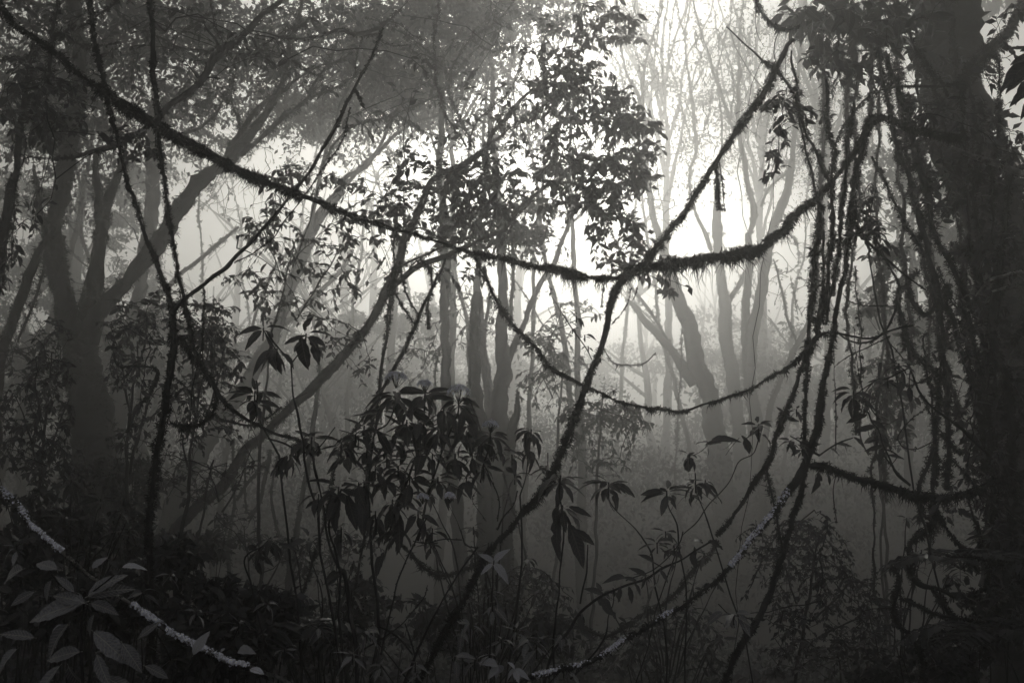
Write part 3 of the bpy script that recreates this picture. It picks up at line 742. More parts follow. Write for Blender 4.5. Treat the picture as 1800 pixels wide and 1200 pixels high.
# dark bare limb leaning in from the upper left
th, a3 = tree('bare dark limb rising steeply from the hanging vines to the top edge', '130,275,5 160,268,9 195,258,13 240,236,12 280,203,14 300,183,13 333,163,14 357,137,14 370,110,15 390,87,18 420,70,13 443,47,14 460,27,13 490,3,12 515,-30,11',
     ['385,92,9 383,80,7 378,67,7 363,50,6 358,40,4', '392,84,5 388,65,4 377,43,4 372,7,3 370,-20,3', '443,53,6 467,58,5 500,67,6 533,69,6 567,63,6 597,53,7 620,60,8 643,60,13 663,53,13 680,37,8 700,20,5 717,4,4 735,-20,3',
      '680,38,3 700,42,3 712,52,3 725,62,3 745,70,2', '365,138,5 378,138,5 387,140,3', '660,55,3 675,75,3 700,82,2 722,80,2', '480,10,3 505,20,3 520,27,2', '640,60,2 627,95,3 625,130,2'], (5.2, 6.2), name='dead_limb', cat='dead limb', ground=False, dens=1.3, px=5, limb_depth=[5.7, 5.7, (6, 6.6), 6.6, 5.6, 6.6, 6.1, 6.5], hang=.7)
leafy(th, a3, [(430, 105, 50, 30, 7, 12, 7, 13), (500, 110, 50, 20, 7, 10, 6, 13), (270, 60, 60, 50, 6.5, 16, 7, 14), (740, 95, 40, 30, 6.2, 7, 5, 16), (330, 30, 60, 30, 7, 14, 7, 13)], n_parts=120)

GA = 'thin arching boughs across the top'
for lab, st, d in (('thin arching bough crossing the top left above the bare limb', ['180,-20,7 230,40,7 300,75,6 380,95,6 450,92,5 520,110,4 570,140,3', '300,75,4 340,40,3 390,20,2', '450,92,4 490,60,3 540,45,2'], 7.5),
   ('thin arching bough curving over the pale leaning tree', ['560,300,5 590,250,6 640,215,6 700,200,5 760,170,5 810,120,4 850,60,4 870,-20,3', '700,200,4 740,230,3 800,245,2', '760,170,3 770,120,3 800,70,2'], 8.5),
   ('thin bough reaching up through the top centre leaves', ['835,262,5 800,190,5 790,130,5 830,70,4 890,20,4 930,-30,3', '790,130,4 740,80,3 690,50,3 640,30,2', '830,70,3 860,90,2 910,80,2'], 7.8),
   ('thin dark bough sweeping from the black column to the top left corner', ['-20,110,8 40,100,8 110,60,7 170,30,6 230,-20,6', '110,60,4 150,80,3 210,75,2'], 5.5)):
    t_, ap = liana(lab, st, d, 'bough', 'bough', GA, 2.4, 6, .7, wob=2)
    z_ = [(float(x_), float(y_), 45, 30, d, 7, 7, 13 * min(1, 7.5 / d)) for x_, y_ in [tuple(s.split(',')[:2]) for s in ' '.join(st).split()[2::2]]]
    leafy(t_, np.vstack([p for p, r in ap]), z_, n_parts=120)

# ------------------------------------------------------------------ leafy tree in the middle
th, a4 = tree('leafy leaning tree spreading its dark crown across the middle of the picture',
  '777,307,14 765,315,14 753,327,14 743,350,15 727,393,15 717,410,15 710,427,16 700,463,16 690,487,18 680,513,19 667,540,18 650,567,18 627,597,18 600,630,19 567,663,20 533,697,19 493,733,19 467,760,18 433,787,20 400,843,20 367,873,23 333,903,24 307,933,26 287,960,28 262,1000,32',
  ['777,307,13 807,293,14 833,277,13 857,257,11 867,233,10 890,210,9 910,180,8 933,160,6 960,147,5 1000,110,4 1050,57,3',
   '857,257,6 880,240,6 905,220,5 935,205,5 965,180,4 990,165,3 1010,150,2', '825,262,5 830,233,5 840,213,5 867,187,4 893,163,3 912,130,2 925,80,2', '820,257,6 810,240,5 800,230,5 783,200,5 770,160,5 763,127,4 767,100,3 762,67,3 770,20,2 765,-20,2',
   '680,520,12 690,503,13 717,480,13 750,463,12 787,450,12 807,437,11 833,427,10 867,413,10 890,400,10 917,363,9 937,347,8 960,327,8 985,320,7 1010,322,6 1035,335,4',
   '940,325,5 955,300,5 967,290,5 1000,290,4 1020,285,3', '697,470,7 733,453,7 767,440,7 790,432,6 830,415,5', '833,277,4 850,300,4 880,310,4 915,300,3 950,320,3', '980,165,3 1010,175,3 1040,165,3 1075,160,2', '937,347,5 918,370,4 900,395,4 880,430,3', '1010,322,3 1060,345,3 1100,350,2', '1035,335,3 1070,400,3 1090,440,2',
   '793,432,5 775,420,5 745,400,4 720,405,4', '697,430,4 690,410,5 700,400,4'],
  (6.4, 8.0), dens=2, px=6, limb_depth=[(6.4, 7.1), 6.6, 6.5, (6.4, 6.2), (6.6, 6.8), 6.7, 6.7, 6.4, 6.8, 6.6, 6.8, 6.8, 6.5, 6.7], hang=.6)
leafy(th, a4, [
  (985, 120, 69, 69, 7.63, 44, 10, 15.5), (1020, 175, 92, 69, 7.5, 75, 11, 15.5), (930, 240, 69, 69, 7.11, 19, 10, 15.5), (1060, 40, 69, 46, 7.76, 26, 10, 16.5), (1110, 45, 34.5, 28.75, 7.76, 8, 9, 16.5),
  (1000, 30, 69, 34.5, 8.01, 26, 9, 14.5), (1050, 250, 92, 69, 7.37, 60, 11, 16.5), (1120, 250, 57.5, 69, 7.5, 33, 10, 16.5), (1060, 310, 103.5, 46, 7.24, 60, 11, 16.5), (1130, 290, 46, 34.5, 7.5, 15, 9, 16.5),
  (1040, 370, 57.5, 46, 7.11, 29, 10, 16.5), (1080, 420, 57.5, 57.5, 6.86, 34, 10, 16.5), (1130, 440, 34.5, 46, 6.72, 11, 9, 16.5), (1180, 475, 40.25, 46, 6.59, 14, 9, 17.5), (1070, 350, 57.5, 69, 7.24, 22, 10, 15.5),
  (960, 320, 69, 46, 6.99, 19, 9, 16.5), (900, 300, 69, 57.5, 6.86, 9, 9, 16.5), (830, 300, 57.5, 46, 6.72, 29, 10, 16.5), (840, 345, 80.5, 46, 6.72, 44, 10, 17.5), (770, 380, 69, 46, 6.59, 29, 10, 17.5),
  (700, 340, 69, 46, 6.59, 22, 10, 16.5), (640, 350, 57.5, 46, 6.47, 13, 9, 16.5), (740, 290, 57.5, 34.5, 6.47, 11, 9, 15.5), (670, 400, 69, 46, 6.47, 19, 10, 16.5), (730, 210, 34.5, 57.5, 6.72, 5, 6, 15.5),
  (860, 170, 46, 46, 6.86, 6, 8, 14.5), (590, 500, 46, 46, 6.99, 9, 9, 15.5), (620, 470, 46, 46, 6.86, 8, 9, 16.5), (810, 480, 46, 28.75, 6.59, 9, 8, 17.5), (900, 400, 69, 34.5, 6.99, 9, 9, 15.5), (880, 350, 57.5, 34.5, 6.99, 13, 9, 16.5), (720, 120, 46, 69, 6.99, 5, 6, 15.5),
  (760, 240, 69, 46, 6.72, 8, 8, 15.5), (950, 190, 57.5, 57.5, 7.37, 19, 10, 14.5)])
MT = th
# back crown mass behind it, smaller and paler
cp, cR = cloud_leaves([P(870, 410, 9), P(920, 400, 10), P(800, 60, 12), P(760, 20, 12)], [(.6, .5, .3), (.5, .5, .35), (.8, .8, .5), (.9, .8, .4)], 3200, .085, clumps=30, clump_r=.3)
add_leaves(th, cp, cR, n_parts=0, name='high_foliage')

# roots and hanging stems below it
GH = 'mossy stems hanging under the leafy middle tree'
liana('straight mossy root dropping from the fork of the leafy middle tree', ['690,470,4 687,513,4 681,550,5 680,580,7 677,613,8 670,650,9 667,683,11 660,717,11 653,753,9 647,800,8 643,860,7', '699,395,3 692,440,3 694,490,3 689,530,3 684,570,4'], 4.9, 'hanging_root', 'root', GH, 2.5, 7, .6, ground=True)
liana('slanting mossy root running down left behind the flowers', ['783,455,6 776,475,7 767,490,8 753,517,9 740,550,10 727,580,10 707,620,11 690,653,11 667,693,8 643,727,6 627,750,5 600,790,5', '737,557,3 720,530,3 707,490,3 703,460,2', '730,572,3 710,543,3 697,515,3 690,500,2'], 4.7, 'hanging_root', 'root', GH, 2.5, 7, .6, ground=True)
liana('short looped root stub dangling beside the slanting root', ['722,470,3 735,458,4 750,462,4 758,485,4 757,515,4 752,545,5 753,578,7'], 4.6, 'hanging_root', 'root', GH, 2, 7, .8)

# ------------------------------------------------------------------ big mossy trunk and its roots on the right
th, a5 = tree('huge shaggy trunk buried in moss and leaves at the right edge',
  '1665,-40,98 1668,40,100 1672,120,100 1684,200,96 1706,300,88 1734,400,82 1756,500,78 1768,600,76 1776,700,78 1782,800,80 1788,900,90 1792,1000,96 1796,1150,110',
  ['1820,-30,12 1795,20,18 1770,55,20 1745,85,20 1720,110,22 1690,150,24', '1800,420,20 1765,440,24 1740,450,26 1705,455,20 1690,445,14 1675,430,10', '1750,180,14 1765,260,18 1785,350,24 1800,470,28 1815,560,30'], (7.6, 5.2), dens=2.4, px=10, hang=.9, wob=2.0, clump=1.0)
cp, cR = cloud_leaves([P(1650, 150, 6.8), P(1690, 230, 5.5), P(1750, 330, 4.6), P(1770, 480, 4.3), P(1775, 620, 4.3), P(1770, 760, 4.3), P(1770, 900, 4.2), P(1720, 330, 4.9), P(1640, 260, 5.6)],
                      [(.22, .25, .3), (.28, .2, .3), (.25, .2, .3), (.2, .2, .35), (.18, .2, .35), (.2, .2, .35), (.25, .2, .35), (.3, .2, .2), (.18, .2, .3)], 3600, .07, clumps=36, clump_r=.13)
add_leaves(th, cp, cR, name='epiphytes')
RTREE = th
leafy(th, a5, [(1750, 90, 50, 60, 5.5, 14, 7, 16), (1780, 40, 30, 30, 5.6, 8, 6, 17)], n_parts=0)

# leafy top right crown: large thin leaves hanging over the knot
th, a6 = tree('broad leaved crown hanging over the knot of lianas at the top right',
  '1620,-40,12 1590,20,10 1560,60,9 1540,90,8 1520,115,7', ['1560,60,7 1520,50,6 1480,40,5 1440,30,4 1400,30,3', '1540,90,6 1500,90,5 1460,95,4 1440,110,3', '1590,10,6 1550,-10,5 1480,-20,4', '1600,60,6 1610,110,5 1630,140,4'], 6.1, ground=False, dens=2, px=8)
leafy(th, a6, [(1420, 25, 45, 35, 6.12, 15, 6, 30), (1480, 50, 60, 45, 6.12, 26, 6, 28), (1550, 40, 60, 50, 6, 26, 7, 27), (1600, 60, 50, 50, 6.12, 20, 6, 26), (1440, 100, 35, 25, 5.75, 10, 6, 22),
   (1480, 120, 50, 30, 5.62, 18, 7, 20), (1540, 130, 50, 30, 5.75, 14, 7, 20), (1455, 150, 30, 20, 5.5, 7, 6, 18), (1520, 0, 60, 30, 6.38, 14, 6, 28), (1620, 0, 60, 40, 6.25, 14, 6, 26), (1400, 60, 25, 25, 6.12, 7, 6, 22)])

for q in range(34):
    y = rng.uniform(160, 1120); xx = np.interp(y, [0, 300, 600, 1200], [1640, 1668, 1728, 1745]) + rng.uniform(-26, 70)
    whorl(RTREE, xx, y, rng.uniform(4.3, 5.0), int(rng.integers(4, 8)), rng.uniform(20, 34), None, None, (-1.2, .3))

GR = 'aerial roots beside the huge shaggy trunk'
RL = [
 ('leftmost pale grey aerial root under the top right crown', ['1447,100,8 1447,133,10 1450,200,10 1446,260,9 1443,330,9 1440,400,9 1437,450,8 1432,540,7'], 6.5),
 ('grey aerial root second from the left under the crown', ['1500,80,10 1500,107,12 1488,150,11 1489,200,13 1490,250,12 1489,283,11 1483,333,10 1477,397,9 1472,450,8 1465,520,8'], 6.2),
 ('straight grey aerial root third from the left under the crown', ['1530,60,10 1533,100,12 1531,150,12 1530,200,12 1522,240,10 1513,270,8'], 6.0),
 ('aerial root that leans right and swells into a moss knot', ['1543,83,9 1550,127,10 1560,177,12 1567,217,13 1580,260,13 1593,300,14 1607,350,15 1620,397,15 1630,440,16 1640,480,19 1650,512,22 1652,547,13 1657,587,12 1660,633,14 1663,683,16 1667,733,15 1667,797,15 1665,860,14', '1533,273,5 1550,307,6 1567,347,7 1593,393,8 1600,407,8 1615,430,8 1628,450,8'], 4.6),
 ('thick aerial root running steeply in front of the huge trunk', ['1600,180,13 1600,233,17 1613,283,21 1630,333,21 1637,393,15 1648,420,13 1660,443,13 1677,477,14 1693,513,16 1713,547,17 1727,587,17 1740,633,17 1750,683,19 1763,733,20 1767,797,22 1772,870,24', '1560,100,12 1573,140,13 1590,190,12 1600,235,12'], 4.4),
 ('dark aerial root springing from the moss knot', ['1652,515,9 1660,535,13 1673,560,16 1683,593,15 1700,640,15 1713,687,17 1723,727,18 1733,783,19 1742,850,18', '1693,540,6 1710,587,6 1720,633,6 1730,700,7 1745,780,7'], 4.3),
 ('slender straight aerial root left of the dark ones', ['1622,590,4 1630,647,5 1637,700,5 1643,767,5 1643,820,5 1640,900,5'], 4.5),
 ('thin dark root crossing the bright chink beside the huge trunk', ['1600,60,5 1610,83,6 1630,117,6 1650,143,6 1665,170,6'], 4.7),
 ('looping mossy root arched like a hook right of the knot of lianas', ['1600,640,10 1594,590,12 1583,555,12 1577,527,13 1583,507,13 1600,510,13 1607,533,14 1623,553,15 1640,543,13 1655,525,12 1670,500,10', '1590,560,8 1592,600,7 1605,620,7 1625,640,8 1650,660,8'], 4.7),
 ('thin leaning root with a bent upper end beside the hook shaped root', ['1545,430,3 1563,467,4 1577,497,5 1585,515,6', '1613,480,4 1600,490,3 1593,505,3'], 4.8),
]
RA = []
for lab, st, d in RL:
    t_, ap = liana(lab, st, d, 'aerial_root', 'root', GR, 3.0, 9, .7, ground=False, wob=1.6)
    RA.append(np.vstack([p for p, r in ap]))
RA = np.vstack(RA)
# further dim roots in the right hand tangle
for lab, sp, d in (('dim root farthest back in the tangle above the right bough', ['1612,420,9 1640,520,10 1655,620,9 1690,740,9 1705,850,9'], 5.6),
                   ('dim crooked root in the tangle below the pale branch', ['1700,420,12 1690,520,12 1700,600,11 1735,680,12 1755,800,12'], 5.4),
                   ('short dim root behind the elbow of the right bough', ['1640,780,12 1632,815,11 1617,850,10 1620,890,10 1622,915,9'], 4.4),
                   ('moss heavy root hanging along the right edge', ['1760,480,20 1745,540,22 1752,620,20 1775,700,20 1780,830,22 1790,960,20'], 4.0)):
    liana(lab, sp, d, 'aerial_root', 'root', GR, 3, 10, .8, wob=2)

DR = [(1505, 'right of the stout right hand liana of the knot', 5.6), (1540, 'under the broad leaved crown', 6.4), (1575, 'left of the swollen moss knot', 6.2), (1610, 'behind the aerial root that leans right', 6.8), (1640, 'left of the thick steep aerial root', 5.4),
      (1672, 'right of the thick steep aerial root', 6.4), (1700, 'against the left side of the huge trunk', 5.2)]
for x0, where, d_ in DR:
    y0 = rng.uniform(-20, 160); x = x0; rows = []
    L_ = rng.uniform(500, 950); w_ = rng.uniform(4, 10); sl = rng.uniform(.02, .14)
    for t_ in np.linspace(0, 1, 9):
        rows.append(f'{x:.0f},{y0 + t_ * L_:.0f},{w_ * rng.uniform(.7, 1.3):.1f}'); x += L_ / 8 * sl + rng.normal(0, 7)
    liana('dim root hanging ' + where, [' '.join(rows)], d_, 'aerial_root', 'root', GR, 2.4, 8, .6, wob=2)
for x0, y0, sx, dy, d_, lab in ((1650, 470, 90, 90, 4.6, 'dim looping vine slung from the moss knot to the huge trunk'), (1740, 600, -110, 120, 5, 'dim looping vine sagging over the straight slender root'), (1620, 690, 110, 100, 4.4, 'dim looping vine below the looping mossy hook'),
                           (1790, 760, -120, 90, 4.3, 'dim looping vine above the right bough near the edge'), (1700, 880, 100, 110, 4.2, 'dim looping vine hanging under the right bough at the edge'), (1560, 620, 80, 60, 5.2, 'dim looping vine crossing just right of the knot')):
    rows = [f'{x0 + sx * t_:.0f},{y0 + dy * math.sin(t_ * 2.6) * rng.uniform(.85, 1.15):.0f},{rng.uniform(3, 7):.1f}' for t_ in np.linspace(0, 1, 6)]
    liana(lab, [' '.join(rows)], d_, 'looping_vine', 'liana', GR, 2.4, 8, 1.2, wob=1.5)

for x0, y0, L_, w_, sl, d_, lab in ((1690, 150, 600, 7, .07, 4.6, 'hanging strand over the left face of the huge trunk'), (1725, 180, 560, 9, .06, 4.5, 'thick hanging strand down the middle of the huge trunk'), (1752, 100, 500, 6, .05, 4.4, 'thin hanging strand right of the middle of the huge trunk'),
      (1705, 420, 620, 8, .05, 4.3, 'low hanging strand left of the huge trunk foot'), (1780, 300, 500, 8, .0, 4.2, 'hanging strand along the right edge above the right bough'), (1666, 560, 420, 5, .04, 4.5, 'thin hanging strand just above the elbow of the right bough'),
      (1735, 640, 480, 7, .03, 4.1, 'low hanging strand in front of the huge trunk'), (1585, 180, 380, 4, .1, 4.9, 'thin strand behind the swollen moss knot'), (1500, 470, 330, 3, .02, 4.6, 'wiry strand in the pale gap right of the knot'), (1545, 640, 420, 4, .03, 4.8, 'wiry strand dropping past the arching leaf stem')):
    rows = []; x = x0
    for t_ in np.linspace(0, 1, 8):
        rows.append(f'{x:.0f},{y0 + t_ * L_:.0f},{w_ * rng.uniform(.6, 1.4):.1f}'); x += L_ / 7 * sl + rng.normal(0, 6)
    liana(lab, [' '.join(rows)], d_, 'aerial_root', 'root', GR, 2.6 if w_ > 4 else 1.2, 8, .8, wob=2)

th = thing('climbing_shrub', 'tangle of leafy climbers hanging in front of the huge trunk', 'climber', P(1700, 900, 4.3))
leafy(th, np.vstack([RA, a5[::4]]), [(1620, 200, 40, 60, 4.84, 9, 6, 16), (1650, 330, 50, 60, 4.73, 12, 6, 16), (1700, 560, 50, 60, 4.62, 10, 6, 16), (1720, 680, 50, 70, 4.51, 13, 7, 15), (1740, 820, 60, 80, 4.4, 24, 8, 14), (1700, 900, 60, 60, 4.51, 14, 7, 14), (1760, 960, 40, 80, 4.4, 18, 8, 15), (1640, 620, 40, 60, 4.84, 5, 5, 15), (1760, 250, 50, 60, 4.4, 14, 7, 18), (1700, 200, 50, 40, 4.62, 12, 7, 16)])
th = thing('leafy_spray', 'black leaf spray poking in at the right edge near the top', 'plant', P(1830, 90, 2.6))
single_leaves(th, [(1822, 92, 1775, 120), (1815, 105, 1765, 140), (1822, 120, 1768, 158), (1830, 130, 1780, 172), (1812, 150, 1775, 185), (1840, 80, 1790, 96), (1825, 160, 1793, 200), (1830, 100, 1798, 60)], 2.6)
wood_part('stem', th, *path('1860,60,4 1830,95,4 1815,130,3 1812,160,2', 2.6))

# ------------------------------------------------------------------ near lianas
th, ap = liana('long thick mossy liana sagging from the upper left to the central fork',
  ['-30,-20,14 10,25,13 50,60,11 110,103,12 147,137,7 183,160,9 213,182,17 253,207,22 290,230,23 333,253,22 383,280,23 433,307,22 467,320,17 520,340,15 567,358,13 600,372,12 640,388,10 713,407,7 750,419,6 790,432,7 850,448,6 900,458,7 950,470,8 1000,478,8 1040,487,8 1083,490,9 1096,489,9'],
  (2.9, 3.35), dens=5.0, px=8.5, hang=1.2, clump=.25)
# shaggy extra where the photograph shows the heaviest beards
p_, r_ = ap[0]; so = th.children[0]; mossy(so, p_, r_, 2.6, 14, 1.4, t_range=(.19, .5), clump=0)
mossy(so, p_, r_, 2.2, 17, 2.2, t_range=(.74, .98), clump=-.8)
liana('black vertical vine left, thickening into a shaggy column where the twig joins it',
  ['150,-40,11 158,10,12 170,90,11 183,150,10 195,200,10 207,250,9 222,310,9 240,365,8 250,400,9 267,440,13 280,477,11 293,510,12 303,540,14 305,587,18 302,633,20 295,683,19 287,733,18 277,793,15 273,817,14 267,867,15 262,933,17 262,1000,16 264,1067,17 266,1140,18', '312,590,4 325,610,5 338,626,5 346,640,6'],
  (3.15, 3.05), dens=4.0, px=8, hang=.5, ground=True)
liana('second vertical vine that bends right and runs down into the whorled shrub',
  ['262,-40,12 265,0,12 268,60,13 270,130,15 275,180,15 279,215,13 282,270,10 290,330,10 300,400,8 308,450,9 318,500,10 330,560,11 345,622,12 363,660,12 383,690,12 410,720,10 443,743,9 480,760,8 520,772,7 560,800,6', '383,692,6 378,715,5 365,737,5 345,748,5 322,750,5 300,742,4'],
  (3.3, 3.2), dens=3.4, px=7, hang=.6)
liana('thin rising twig crossing the big liana on its way up right',
  ['303,548,8 320,530,7 340,513,7 363,497,7 393,473,7 413,453,7 437,430,6 467,397,6 493,367,5 520,333,5 550,293,6 580,240,6 597,207,6 623,157,5 643,117,4 663,77,3 672,50,2', '413,463,2 447,443,2 477,420,2 493,400,2 530,350,2 565,300,2 600,250,2 615,190,2', '623,157,2 633,170,2 640,190,1', '358,505,2 358,560,2 356,637,3'],
  (3.05, 3.4), 'vine_twig', 'vine', dens=1.6, px=4, hang=.6)
liana('thin grey loop vine swinging beneath the two vertical vines', ['306,665,4 325,680,5 345,700,6 365,722,6 385,735,6 410,744,6 440,747,6 470,735,6 495,715,5', '200,600,3 205,640,4 240,643,4 278,652,5 262,690,5 240,720,5 225,760,4'], 4.6, dens=2.4, px=6)

FORK_D = 3.35
th, ap = liana('mossy forked sapling whose two arms spread like a Y at the centre right',
  ['1096,486,18 1088,500,20 1080,515,19 1072,545,17 1063,590,16 1050,627,14 1037,660,16 1023,700,16 1010,733,14 997,770,14 985,797,13 977,820,14 953,860,15 930,890,15 910,913,12 890,937,10 870,955,9 840,1005,7 800,1080,6 760,1150,6 730,1210,6'],
  (3.35, 3.0), 'forked_sapling', 'sapling', dens=6, px=9, hang=.6, ground=True)
for lab_, sp, dd, dn, px_ in (('limb', '1395,70,10 1385,80,12 1370,110,14 1350,150,16 1330,180,13 1300,225,12 1270,265,12 1250,300,14 1225,340,13 1200,375,12 1187,393,12 1165,423,12 1147,443,12 1128,468,12', (3.6, 3.35), 4.5, 9),
                      ('limb', '1094,488,16 1112,478,14 1130,470,14 1175,463,14 1200,461,14 1243,455,15 1287,447,18 1323,442,19 1343,433,18 1357,417,13 1377,403,12 1407,370,11 1433,350,11 1460,320,11 1487,290,13 1507,263,16 1520,233,18 1533,212,13 1553,207,11 1583,218,9 1640,235,8 1690,245,8', (3.35, 3.9), 6, 10)):
    p_, r_ = path(sp, dd, 5); r_ = r_ * .65; so = wood_part('limb', th, p_, r_); mossy(so, p_, r_, dn, px_, 1.3)
    if dn == 6: mossy(so, p_, r_, 2.0, 18, 2.4, t_range=(.08, .6), clump=-.6)
p_, r_ = path('1258,288,3 1260,310,4 1262,340,5 1263,368,3', 3.55); wood_part('hanging_moss', th, p_, r_); mossy(th, p_, r_, 5, 7, 2)
p_, r_ = path('1264,286,2 1269,310,2 1272,340,2 1273,374,1', 3.55); wood_part('hanging_twig', th, p_, r_); mossy(th, p_, r_, 2, 5, 1)
for sp in ('1108,505,1 1105,530,1 1095,550,1 1075,570,1', '1062,497,2 1060,515,2 1056,540,1', '1120,500,1 1117,515,1 1113,527,1'):
    p_, r_ = path(sp, 3.3); wood_part('hanging_twig', th, p_, r_); mossy(th, p_, r_, 2, 4, 1)

liana('thin mossy liana drooping in a wide U from the big liana to the knot',
  ['835,443,6 840,462,7 847,477,7 860,503,8 875,533,8 900,567,9 920,592,9 943,613,9 960,637,9 980,653,12 1000,665,10 1023,677,8 1047,687,6 1073,698,5 1100,708,5 1133,717,5 1167,720,7 1197,723,8 1243,710,6 1287,695,6 1327,680,6 1360,660,6 1387,643,6 1410,623,6 1430,600,6 1447,587,6 1470,585,5'],
  (3.7, 3.25), dens=3.6, px=8, hang=1.5, clump=.7)
liana('curved mossy vine dropping in from the top edge into the top right crown', ['1318,-30,5 1327,0,6 1335,20,7 1350,35,7 1365,47,8 1385,51,8 1405,49,7'], 4.2, dens=4, px=6)
th, _ = liana('bare crooked twig running down through the rising limb', ['1277,47,2 1300,70,3 1320,88,3 1345,110,5 1360,120,6 1373,133,7'], 3.8, 'vine_twig', 'vine', dens=.5, px=3, wob=.7)
for sp in ('1328,0,1 1328,30,1 1332,60,1 1342,82,1', '1293,201,1 1313,187,1 1322,150,1 1335,115,1 1350,85,1', '1370,55,2 1362,75,2 1360,95,2 1365,115,1', '1383,80,1 1381,105,1 1380,135,1'):
    wood_part('side_stem', th, *path(sp, 3.8, wob=.6))

GK = 'lianas twisted together in the knot right of centre'
KN = [
 ('twisted double liana descending from the twig at the top of the knot', ['1345,108,6 1360,122,7 1373,133,7 1397,167,8 1407,200,8 1413,230,8 1430,260,9 1447,293,10 1457,317,8 1463,333,7', '1392,90,3 1392,117,5 1400,150,5 1403,187,4 1413,253,4 1423,290,5 1433,323,5 1437,360,5 1443,397,5 1447,420,5 1448,453,5 1447,493,5 1442,540,6 1433,582,7'], (3.6, 3.4), 2.0),
 ('shaggy left hand liana of the knot, sweeping down left at its foot', ['1444,360,7 1440,400,10 1433,443,12 1430,487,11 1425,533,10 1422,580,9 1420,612,9 1413,635,10 1400,673,10 1387,710,9 1373,743,12 1360,777,12 1353,807,13 1340,830,14 1317,863,12 1297,893,10 1277,923,7 1260,942,5'], (3.5, 3.3), 4.5),
 ('mossy liana hanging between the shaggy left one and the right one of the knot', ['1452,140,7 1455,180,8 1457,233,8 1467,267,8 1463,300,8 1463,350,9 1463,400,10 1462,427,12 1457,467,10 1453,510,9 1447,550,9 1437,587,9 1425,613,9 1418,640,9 1418,680,8 1415,720,9 1413,760,12 1415,800,12'], (3.6, 3.4), 4),
 ('slim liana running close against the right hand one in the knot', ['1500,180,5 1490,260,5 1484,330,6 1478,400,6 1475,433,6 1470,477,6 1463,510,6 1457,533,5 1450,570,5'], (3.5, 3.35), 3),
 ('stout right hand liana of the knot coming down from the arched bough', ['1520,245,10 1512,280,12 1505,310,11 1500,335,11 1496,365,11 1496,400,12 1490,440,12 1483,483,12 1473,533,12 1467,573,12 1460,613,12 1452,657,13 1445,690,15 1440,720,20 1438,745,24 1433,767,24 1423,793,21'], (3.7, 3.3), 5),
 ('dark straight foot of the knot slanting down to the bottom edge', ['1415,815,14 1413,833,13 1407,867,13 1397,900,14 1387,940,14 1373,980,13 1363,1013,13 1353,1047,18 1333,1083,20 1313,1117,19 1290,1160,15 1273,1197,13 1258,1230,13'], (3.3, 3.1), 4),
 ('thin pale stem beside the dark foot of the knot', ['1352,800,5 1350,837,6 1357,873,7 1367,917,7 1373,947,6 1378,975,5'], 3.6, 2),
]
for q, (lab, st, dd, dn) in enumerate(KN):
    t_, ap = liana(lab, st, dd, group=GK, dens=dn, px=8, hang=.7, ground=(q == 5), wob=1.3)
    if q == 4: KL = ap[0][0]

th, ap = liana('lichen spotted bough sweeping down left from the knot to the bottom centre',
  ['1423,790,22 1420,807,22 1407,833,23 1387,863,21 1370,887,18 1347,917,13 1323,943,10 1303,973,11 1283,997,9 1263,1017,9 1240,1033,8 1220,1050,8 1197,1068,10 1167,1083,10 1133,1103,10 1100,1123,10 1067,1147,10 1033,1163,10 1000,1173,9 960,1183,9 927,1190,8 890,1205,8'],
  (3.25, 2.7), 'lichened_bough', 'bough', dens=3.2, px=6, hang=.9, m=M_BARK)
p_, r_ = ap[0]; lichen(th, p_, r_, 700, 2.4, (.12, .36)); lichen(th, p_, r_, 600, 2.2, (.5, .97))
th, ap = liana('mossy bough running right from the knot to the huge trunk',
  ['1420,817,15 1447,820,18 1480,830,15 1510,843,13 1540,850,11 1577,860,12 1613,872,15 1647,875,17 1683,872,13 1720,860,12 1753,847,11 1797,833,11 1850,815,12'],
  (3.3, 3.9), 'mossy_bough', 'bough', dens=5, px=10, hang=1.6, clump=.6)
liana('thin branch crossing the aerial roots just under the top right crown', ['1460,268,4 1490,215,5 1520,174,6 1540,162,5 1583,153,6 1633,152,6 1667,150,7 1700,148,8'], (4.1, 4.6), 'branch', 'branch', dens=2, px=5)
liana('pale lit branch slanting across the huge trunk', ['1672,258,5 1690,268,8 1720,277,10 1750,287,10 1797,307,12 1830,322,12'], 3.9, 'pale_branch', 'branch', dens=1.0, px=5, m=M_PALEBARK)  # pale bark colour stands in for light on this branch
liana('forked pale twig in front of the huge trunk at mid height', ['1715,520,3 1740,492,5 1765,484,6 1800,478,7 1830,470,7', '1745,512,3 1765,506,5 1800,497,6 1830,492,6'], 3.6, 'pale_twig', 'branch', dens=.6, px=4, m=M_PALEBARK)

